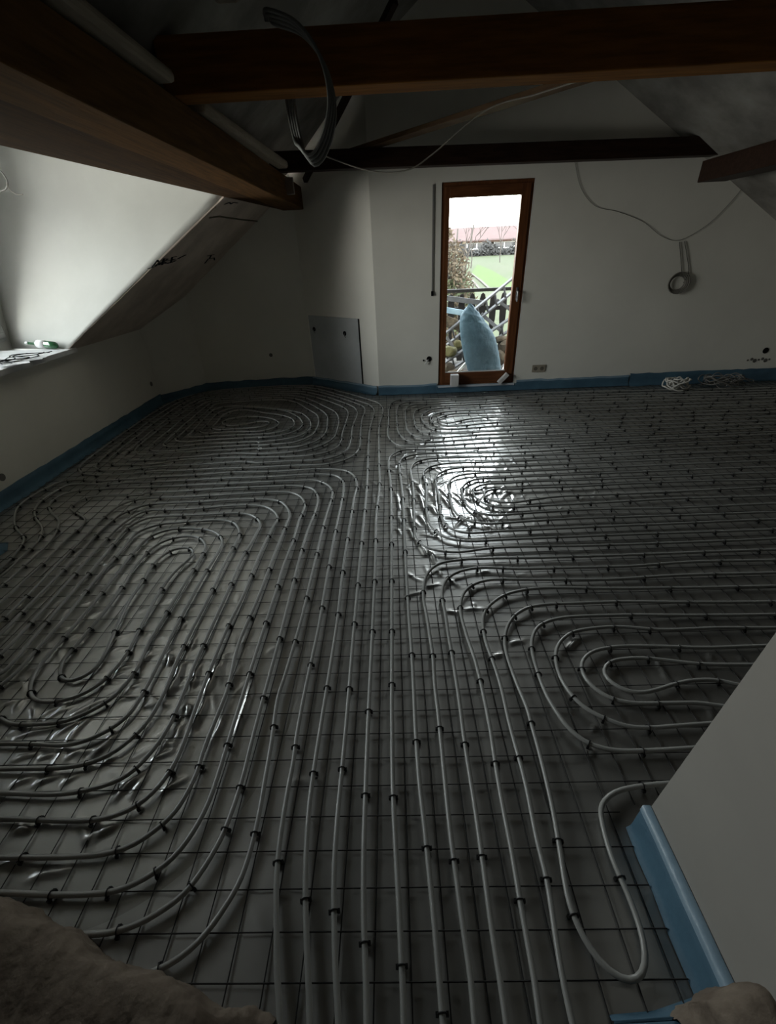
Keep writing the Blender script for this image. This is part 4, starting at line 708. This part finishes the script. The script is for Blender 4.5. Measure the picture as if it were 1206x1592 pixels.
for key, pts in PIPES.items():
    if pts[0][1] < .3: pts = [(pts[0][0]*1.0+(pts[0][0]-pts[1][0]), -.35)] + pts
    if pts[-1][1] < .3: pts = pts + [(pts[-1][0]+(pts[-1][0]-pts[-2][0]), -.35)]
    path = crom([(p[0], p[1], ZP) for p in pts], .022)
    # light smoothing keeps the hand-laid wobble but removes kinks
    for it in range(2):
        path = [path[0]] + [path[i-1]*.25+path[i]*.5+path[i+1]*.25 for i in range(1, len(path)-1)] + [path[-1]]
    root = empty('heating_pipe', (0, 0, 0))
    MB().tube(path, RP, 10).build('pipe', M_pipe, root, fix=False)
    rn = random.Random(ord(key)); s = 0; nxt = rn.uniform(.05, .3); spots = []
    for i in range(1, len(path)-1):
        s += (path[i]-path[i-1]).length
        if s >= nxt:
            t = path[min(i+1, len(path)-1)]-path[i-1]
            j0 = max(0, i-5); j1 = min(len(path)-1, i+5)
            bend = (path[i]-path[j0]).normalized().angle((path[j1]-path[i]).normalized(), 0)
            spots.append((path[i].copy(), math.atan2(t.y, t.x)))
            nxt = s + (rn.uniform(.11, .20) if bend > .18 else rn.uniform(.27, .44))
    vis = sorted([(d_, k) for k, (p, a) in enumerate(spots) if (d_ := in_view(p)) is not None])
    near = set(k for d_, k in vis[:98]); rest = [k for d_, k in vis[98:]]
    for k in near:
        p, a = spots[k]; o = bpy.data.objects.new('pipe_clip', CLIP); C.objects.link(o); o.parent = root
        o.location = (p.x, p.y, 0); o.rotation_euler.z = a
    if rest:
        mb = MB(); cv = [v.co.copy() for v in CLIP.vertices]; cf = [tuple(f.vertices) for f in CLIP.polygons]
        for k in rest:
            p, a = spots[k]; R_ = Matrix.Rotation(a, 3, 'Z'); mb.add([R_@v+Vector((p.x, p.y, 0)) for v in cv], cf)
        o = mb.build('pipe_clip', M_clip, root, fix=False); o['kind'] = 'stuff'
    tag(root, LAB[key], 'heating pipe')

# ------------------------------------------------------------------ heaps of cable on the floor
def heap(name, c, rx, ry, n, r, m, label, seed, h=.05):
    rn = random.Random(seed); mb = MB()
    for k in range(n):
        a = rn.uniform(0, 6.28); e = rn.uniform(.5, 1); tx_ = rn.uniform(-.3, .3); cx_, cy_ = c[0]+rn.uniform(-.25,.25)*rx, c[1]+rn.uniform(-.25,.25)*ry
        pts = [(cx_+rx*e*math.cos(a+t*.55)*(1+.1*math.sin(t)), cy_+ry*e*math.sin(a+t*.55), c[2]+.03+h*rn.uniform(0,1)+h*.5*math.sin(t*.5+tx_)) for t in range(10)]
        pts = [(p[0], p[1], max(p[2], .03)) for p in pts]
        mb.tube(crom(pts, .02), r, 6)
    return tag(mb.build(name, m), label, 'cable heap')
hc = (3.497,5.387,0)
heap('cable_heap', (hc[0], hc[1]-.04, 0), .15, .10, 9, .009, mat('bright_white_cable', (.62,.60,.55), .6, .3), 'heap of white looped cable on the floor near the far wall', 2, .09)
hc = (4.086,5.419,0)
heap('cable_heap', (hc[0], hc[1]-.02, 0), .30, .14, 13, .006, M_cabled, 'dim tangle of grey cable on the floor right of the white heap', 3, .09)

# ------------------------------------------------------------------ balcony
struct(MB().box(-.3, 4.2, 6.0, 7.5, -.25, .06).build('floor_balcony', M_concrete))
rail = empty('balcony_railing', (1.0, 7.2, .06))
def rb(*a, **k): return MB().box(*a)
MB().box(-3.2,3.2,-.04,.04,1.00,1.045).build('top_rail', M_rail, rail, .005)
MB().box(-3.2,3.2,-.02,.02,.74,.80).build('middle_rail', M_rail, rail, .004)
MB().box(-3.2,3.2,-.02,.02,.08,.14).build('bottom_rail', M_rail, rail, .004)
prof = [(.040,.02),(.048,.10),(.035,.22),(.024,.36),(.030,.50),(.046,.62),(.050,.80),(.044,.90),(.028,.965),(.0,.985)]
me_ = None
for k in range(40):
    x = -3.1+k*.158
    if me_ is None:
        poly = [(w_, 0, z) for w_, z in prof] + [(-w_, 0, z) for w_, z in reversed(prof[:-1])]
        o = MB().prism([(a, -.035, b) for a, _, b in poly], (0,.02,0)).build('baluster', M_rail, rail); me_ = o.data
    else:
        o = bpy.data.objects.new('baluster', me_); C.objects.link(o); o.parent = rail
    o.location.x = x
tag(rail, 'dark wooden balcony railing with shaped flat balusters outside the door', 'railing')

def ladder(A, B, wvec, nr, label, r=.018, m=M_alu):
    A = Vector(A); B = Vector(B); wv = Vector(wvec); t = empty('ladder', A)
    for s in (0, 1):
        MB().bar(wv*s, B-A+wv*s, .022, .066, up=(0,1,.2)).build('side_rail', m, t, .003)
    for k in range(1, nr+1):
        p = (B-A)*(k/(nr+1)); MB().tube([p, p+wv], r*.8, 8).build('rung', m, t)
    return tag(t, label, 'ladder')
a0 = (1.191,6.75,0.877); a1 = (1.812,6.75,1.333)
la = Vector((0.759,6.75,0.551))
ladder(la, Vector(a1), Vector((.06,.12,-.17)), 8, 'upper aluminium ladder leaning towards the upper right outside the door')
ladder(Vector((0.723,6.5,0.184)), Vector((1.836,6.62,0.848)), Vector((.05,.10,-.16)), 7, 'lower aluminium ladder lying slanted behind the blue sack')
def obar(name, p, q, Y, w, h, m, label, cat='bar', Y2=None):
    return tag(MB().bar(p, q, w, h, up=(0,1,0)).build(name, m, bevel=.003), label, cat)
obar('metal_channel', (0.787,7.12,1.004), (1.386,7.12,0.911), 7, .07, .05, M_alu, 'pale metal channel lying across the railing at the left of the door view')
obar('blue_board', (0.748,6.9,0.871), (1.07,6.9,0.807), 7, .075, .03, M_bluel, 'light blue board end beside the sack', 'board')
obar('metal_strut', (1.316,6.9,0.788), (1.574,6.7,0.578), 7, .05, .03, M_alu, 'grey strut slanting down to the right behind the sack', 'strut')
obar('metal_strut', (1.537,6.95,0.962), (1.806,6.9,0.777), 7, .04, .03, M_alu, 'grey strut slanting down below the door handle outside', 'strut')
obar('metal_strut', (0.781,6.6,0.538), (0.944,6.5,0.302), 7, .04, .03, M_alu, 'short grey strut slanting down at the left of the sack', 'strut')
obar('white_profile', (0.825,6.15,0.062), (1.071,6.35,0.256), 6, .03, .02, M_white, 'white profile leaning at the lower left of the sack', 'profile')
obar('white_profile', (1.521,6.2,0.058), (1.658,6.4,0.328), 6, .035, .02, M_white, 'white profile standing right of the sack', 'profile')
obar('wood_plank', (0.76,6.8,0.745), (1.007,6.8,0.639), 6.8, .13, .04, M_rubble, 'weathered plank lying left behind the sack', 'plank')
def rock(name, c, s, m, label, seed, cat):
    bm = bmesh.new(); bmesh.ops.create_icosphere(bm, subdivisions=3, radius=1)
    rn = random.Random(seed)
    dirs = [Vector((rn.gauss(0,1), rn.gauss(0,1), rn.gauss(0,1))).normalized() for _ in range(9)]
    for v in bm.verts:
        k = 1
        for d_ in dirs: k = min(k, .78/max(.3, v.co.normalized().dot(d_))) if v.co.normalized().dot(d_) > .75 else k
        v.co = Vector((v.co.x*s[0], v.co.y*s[1], v.co.z*s[2]))*k
    me = bpy.data.meshes.new(name); bm.to_mesh(me); bm.free(); me.materials.append(m)
    o = bpy.data.objects.new(name, me); C.objects.link(o); o.location = c
    return tag(o, label, cat)
rock('yellow_sheet', (0.836,6.55,0.35), (.10,.10,.09), M_yellow, 'crumpled yellow sheet low at the left of the door view', 1, 'sheet')
rock('yellow_sheet', (0.957,6.7,0.408), (.07,.08,.07), M_yellow, 'smaller yellow crumple behind the yellow sheet', 2, 'sheet')
rock('rubble_piece', (1.571,6.6,0.471), (.11,.10,.06), M_rubble, 'broken pale stone piece right of the sack, on top', 3, 'rubble')
rock('rubble_piece', (1.622,6.5,0.381), (.10,.10,.10), M_rubble, 'brown rubble lump under the pale stone piece', 4, 'rubble')
rock('rubble_piece', (1.531,6.45,0.253), (.09,.10,.12), M_rubble, 'dark brown rubble lump beside the foot of the sack', 5, 'rubble')
rock('rubble_piece', (1.637,6.4,-0.004), (.14,.12,.10), M_rubble, 'rubble lump at the lower right corner of the door view', 8, 'rubble')
rock('rubble_piece', (0.947,6.45,0.058), (.16,.12,.07), M_rubble, 'flat rubble heap at the lower left of the sack', 6, 'rubble')
rock('rubble_piece', (0.822,6.6,0.103), (.10,.10,.09), M_rubble, 'grey brown lump at the lower left corner of the door view', 7, 'rubble')

# blue sack
YB = 6.12
Lf = [(1.083,6.24,0.057),(1.051,6.24,0.148),(0.998,6.24,0.299),(0.943,6.24,0.513),(0.912,6.24,0.719),(0.918,6.24,0.861),(0.966,6.24,0.929),(1.005,6.24,0.974),(1.029,6.24,0.996)]
Rf = [(1.532,6.24,0.039),(1.51,6.24,0.173),(1.466,6.24,0.366),(1.384,6.24,0.594),(1.276,6.24,0.744),(1.192,6.24,0.842),(1.118,6.24,0.923),(1.073,6.24,0.971),(1.046,6.24,0.995)]
rows = []
nR = 40
Lc = crom(Lf, .004); Rc = crom(Rf, .004)
for k in range(nR+1):
    a = Lc[int(k/nR*(len(Lc)-1))]; b = Rc[int(k/nR*(len(Rc)-1))]
    cc = (a+b)/2; hw = (b-a).length/2; dirx = (b-a).normalized() if hw > 1e-4 else Vector((1,0,0))
    dp = min(.17, hw*.75)
    row = []
    for j in range(36):
        th = 2*math.pi*j/36; wr = 1+.035*math.sin(th*5+k*.45)+.03*math.sin(th*9-k*.7)*(.5+.5*math.sin(k*.3))
        row.append(cc + dirx*(hw*math.cos(th)) + Vector((0, dp*math.sin(th)*wr+.0, .008*math.sin(k*1.7+th*3))))
    rows.append(row)
mb = MB().grid(rows, closed=True)
mb.f.append(tuple(range(36))); mb.smooth.append(False)
o = mb.build('blue_sack', M_bag); o.location.z = -.0
tag(o, 'tall stuffed blue sack with pointed top leaning outside the door glass', 'sack')

# ------------------------------------------------------------------ garden, field and farm building
def gz(y): return -2.8 + max(0, (y-12))*.052
mb = MB(); rows = []
for yy in [7.6, 12, 20, 35, 60, 95, 160, 300]: rows.append([(-90-yy*.5+(xx*(180+yy)/12.), yy, gz(min(yy,100))) for xx in range(13)])
mb.grid(rows); struct(mb.build('ground', M_grass))
def gp(x, y, z=-2.8):
    return Vector((x, y, gz(y)))
struct(MB().prism([(11.274,63.903,-0.041),(11.471,55.735,-0.466),(11.119,45.521,-0.997),(10.685,39.195,-1.326),(8.352,40.012,-1.283),(8.779,46.477,-0.947),(8.937,53.954,-0.558)], (0,0,-.05)).build('ground_crop', M_crop))
struct(MB().prism([(8.865,53.519,-0.541),(8.708,46.103,-0.927),(8.36,40.074,-1.24),(8.162,40.144,-1.237),(8.45,45.672,-0.949),(8.695,52.889,-0.574)], (0,0,-.05)).build('ground_furrow', M_bark))
struct(MB().prism([(7.967,47.52,-0.853),(7.763,43.417,-1.066),(7.491,39.967,-1.246),(7.341,40.019,-1.243),(7.527,43.032,-1.086),(7.823,47.016,-0.879)], (0,0,-.05)).build('ground_track', M_bark))

# shrub with brown and green leaves at left of the view
def shrub(c, rx, ry, rz_, nl, seed, label, mb_frac=.6, ls=.07):
    rn = random.Random(seed); t = empty('shrub', c)
    mb = MB()
    for k in range(16):
        a = rn.uniform(0, 6.28); e = rn.uniform(.2, .95); top = Vector((rx*e*math.cos(a), ry*e*math.sin(a), rz_*2*rn.uniform(.55, 1)))
        mid = top*.5+Vector((rn.uniform(-.1,.1), rn.uniform(-.1,.1), .2)); mb.tube(crom([(0,0,0), mid*.6, top], .25), [.03]*0 or .018, 5)
    mb.build('stem', M_bark, t)
    for m_, fr, zlo, zhi in ((M_leafb, mb_frac, .25, 1), (M_leafg, 1-mb_frac, 0, .75)):
        mb = MB()
        for k in range(int(nl*fr)):
            u = rn.uniform(-1,1); a = rn.uniform(0,6.28); r_ = (1-u*u)**.5*rn.uniform(.35,1)**.5
            p = Vector((rx*r_*math.cos(a), ry*r_*math.sin(a), rz_*(1+u*rn.uniform(.6,1))))
            if not (zlo*2*rz_ <= p.z <= zhi*2*rz_*1.05): continue
            d1 = Vector((rn.gauss(0,1),rn.gauss(0,1),rn.gauss(0,1))).normalized(); d2 = d1.orthogonal().normalized(); s_ = ls*rn.uniform(.6,1.3)
            mb.add([p-d1*s_, p+d2*s_*.45, p+d1*s_, p-d2*s_*.45], [(0,1,2,3)])
        mb.build('leaves', m_, t, fix=False)
    return tag(t, label, 'shrub')
def pyx(px_, y): return px_
shrub((1.16, 11.0, -2.75), .90, .8, 2.42, 13000, 3, 'tall shrub with withered golden brown leaves left of the door view', .62, .06)
shrub((1.75, 12.6, -2.75), .65, .7, 1.72, 4500, 8, 'lower greenish shrub beside the tall golden shrub', .35, .07)

def bare_tree(c, h, seed, label):
    rn = random.Random(seed); mb = MB()
    def br(p, d_, l_, r_, n):
        q_ = p+d_*l_; mb.tube([p, p.lerp(q_, .5)+Vector((rn.uniform(-.05,.05)*l_,0,0)), q_], [r_, r_*.85, r_*.65], 5, caps=False)
        if n == 0: return
        for k in range(rn.choice((2,3,3))):
            nd = (d_+Vector((rn.gauss(0,.42), rn.gauss(0,.42), rn.uniform(-.05,.35)))).normalized(); br(q_, nd, l_*rn.uniform(.6,.85), r_*.62, n-1)
    br(Vector((0,0,0)), Vector((0,0,1)), h*.3, h*.011, 5)
    o = mb.build('bare_tree', M_bark, fix=False); o.location = c; return tag(o, label, 'tree', None)
for k, (x, y, h, lab) in enumerate(((9.8, 60, 7.2, 'bare tree left in front of the red roof'), (14.6, 66, 6.6, 'bare tree before the middle of the red roof'), (16.2, 62, 7.0, 'bare forked tree before the right of the red roof'), (11.4, 75, 7.0, 'thin bare tree behind the tall shrub'), (19.0, 72, 7.2, 'rightmost bare tree by the farm building'))):
    bare_tree((x, y, gz(y)-.2), h, 20+k, lab)

# long farm building
fb = empty('farm_building', (20, 92, gz(92)))
W_, Dp, Hw, Hr = 46, 14, 1.75, 3.95
MB().box(-W_/2, W_/2, 0, Dp, -1, Hw).build('wall', M_barn, fb)
mb = MB(); mb.prism([(-W_/2-.6,-.8,Hw-.3),(-W_/2-.6,Dp/2,Hr),(-W_/2-.6,Dp+.8,Hw-.3)], (W_+1.2,0,0)); mb.build('roof', M_pinkroof, fb)
MB().box(-W_/2-.6, W_/2+.6, -.9,-.75, Hw-.45, Hw-.15).build('gutter', M_dark, fb)
for k in range(9):
    x = -W_/2+2+k*5
    f_ = MB().box(x, x+3.8, -.08, 0, Hw-1.5, Hw-.4).build('window', M_white, fb); MB().box(x+.2, x+1.8, -.12, -.04, Hw-1.35, Hw-.55).build('pane', M_pane_dark, f_); MB().box(x+2.0, x+3.6, -.12, -.04, Hw-1.35, Hw-.55).build('pane', M_pane_dark, f_)
tag(fb, 'long low farm building with a faded red roof beyond the field', 'building')
mb = MB(); rn = random.Random(31)
for k in range(2600):
    x = rn.uniform(11, 24); y = 80+rn.uniform(-1.2,1.2); z = gz(80)+abs(rn.gauss(0,.55))*(1+.5*math.sin(x*1.3))
    d1 = Vector((rn.gauss(0,1),rn.gauss(0,1),rn.gauss(0,1))).normalized(); d2 = d1.orthogonal().normalized(); s_ = .28
    mb.add([Vector((x,y,z))-d1*s_, Vector((x,y,z))+d2*s_*.6, Vector((x,y,z))+d1*s_, Vector((x,y,z))-d2*s_*.6], [(0,1,2,3)])
o = mb.build('hedge', M_hedge, fix=False); tag(o, 'ragged grey hedge in front of the farm building', 'hedge', None, 'stuff')

# ------------------------------------------------------------------ groups of like things
GROUPS = {'edge_strip': 'blue edge strips along the walls', 'heating_pipe': 'underfloor heating pipe loops', 'purlin': 'roof purlins', 'collar_beam': 'cross beams under the roof',
          'batten': 'grey boards on the left purlin', 'ladder': 'ladders on the balcony', 'metal_strut': 'struts on the balcony', 'white_profile': 'white profiles on the balcony',
          'rubble_piece': 'rubble on the balcony', 'yellow_sheet': 'yellow sheets on the balcony', 'bare_tree': 'bare trees beyond the field', 'shrub': 'shrubs below the balcony',
          'broken_masonry': 'broken masonry at the opening', 'cable_box': 'cable holes in the grey panel', 'wall_mark': 'faint marks on the walls', 'cable_heap': 'cable heaps on the floor',
          'loose_wire': 'loose wire ends at the left edge', 'board_stamp': 'stamps on the raw board'}
for o in bpy.data.objects:
    if o.parent is None and o.get('category'):
        g = GROUPS.get(o.name.split('.')[0])
        if g: o['group'] = g
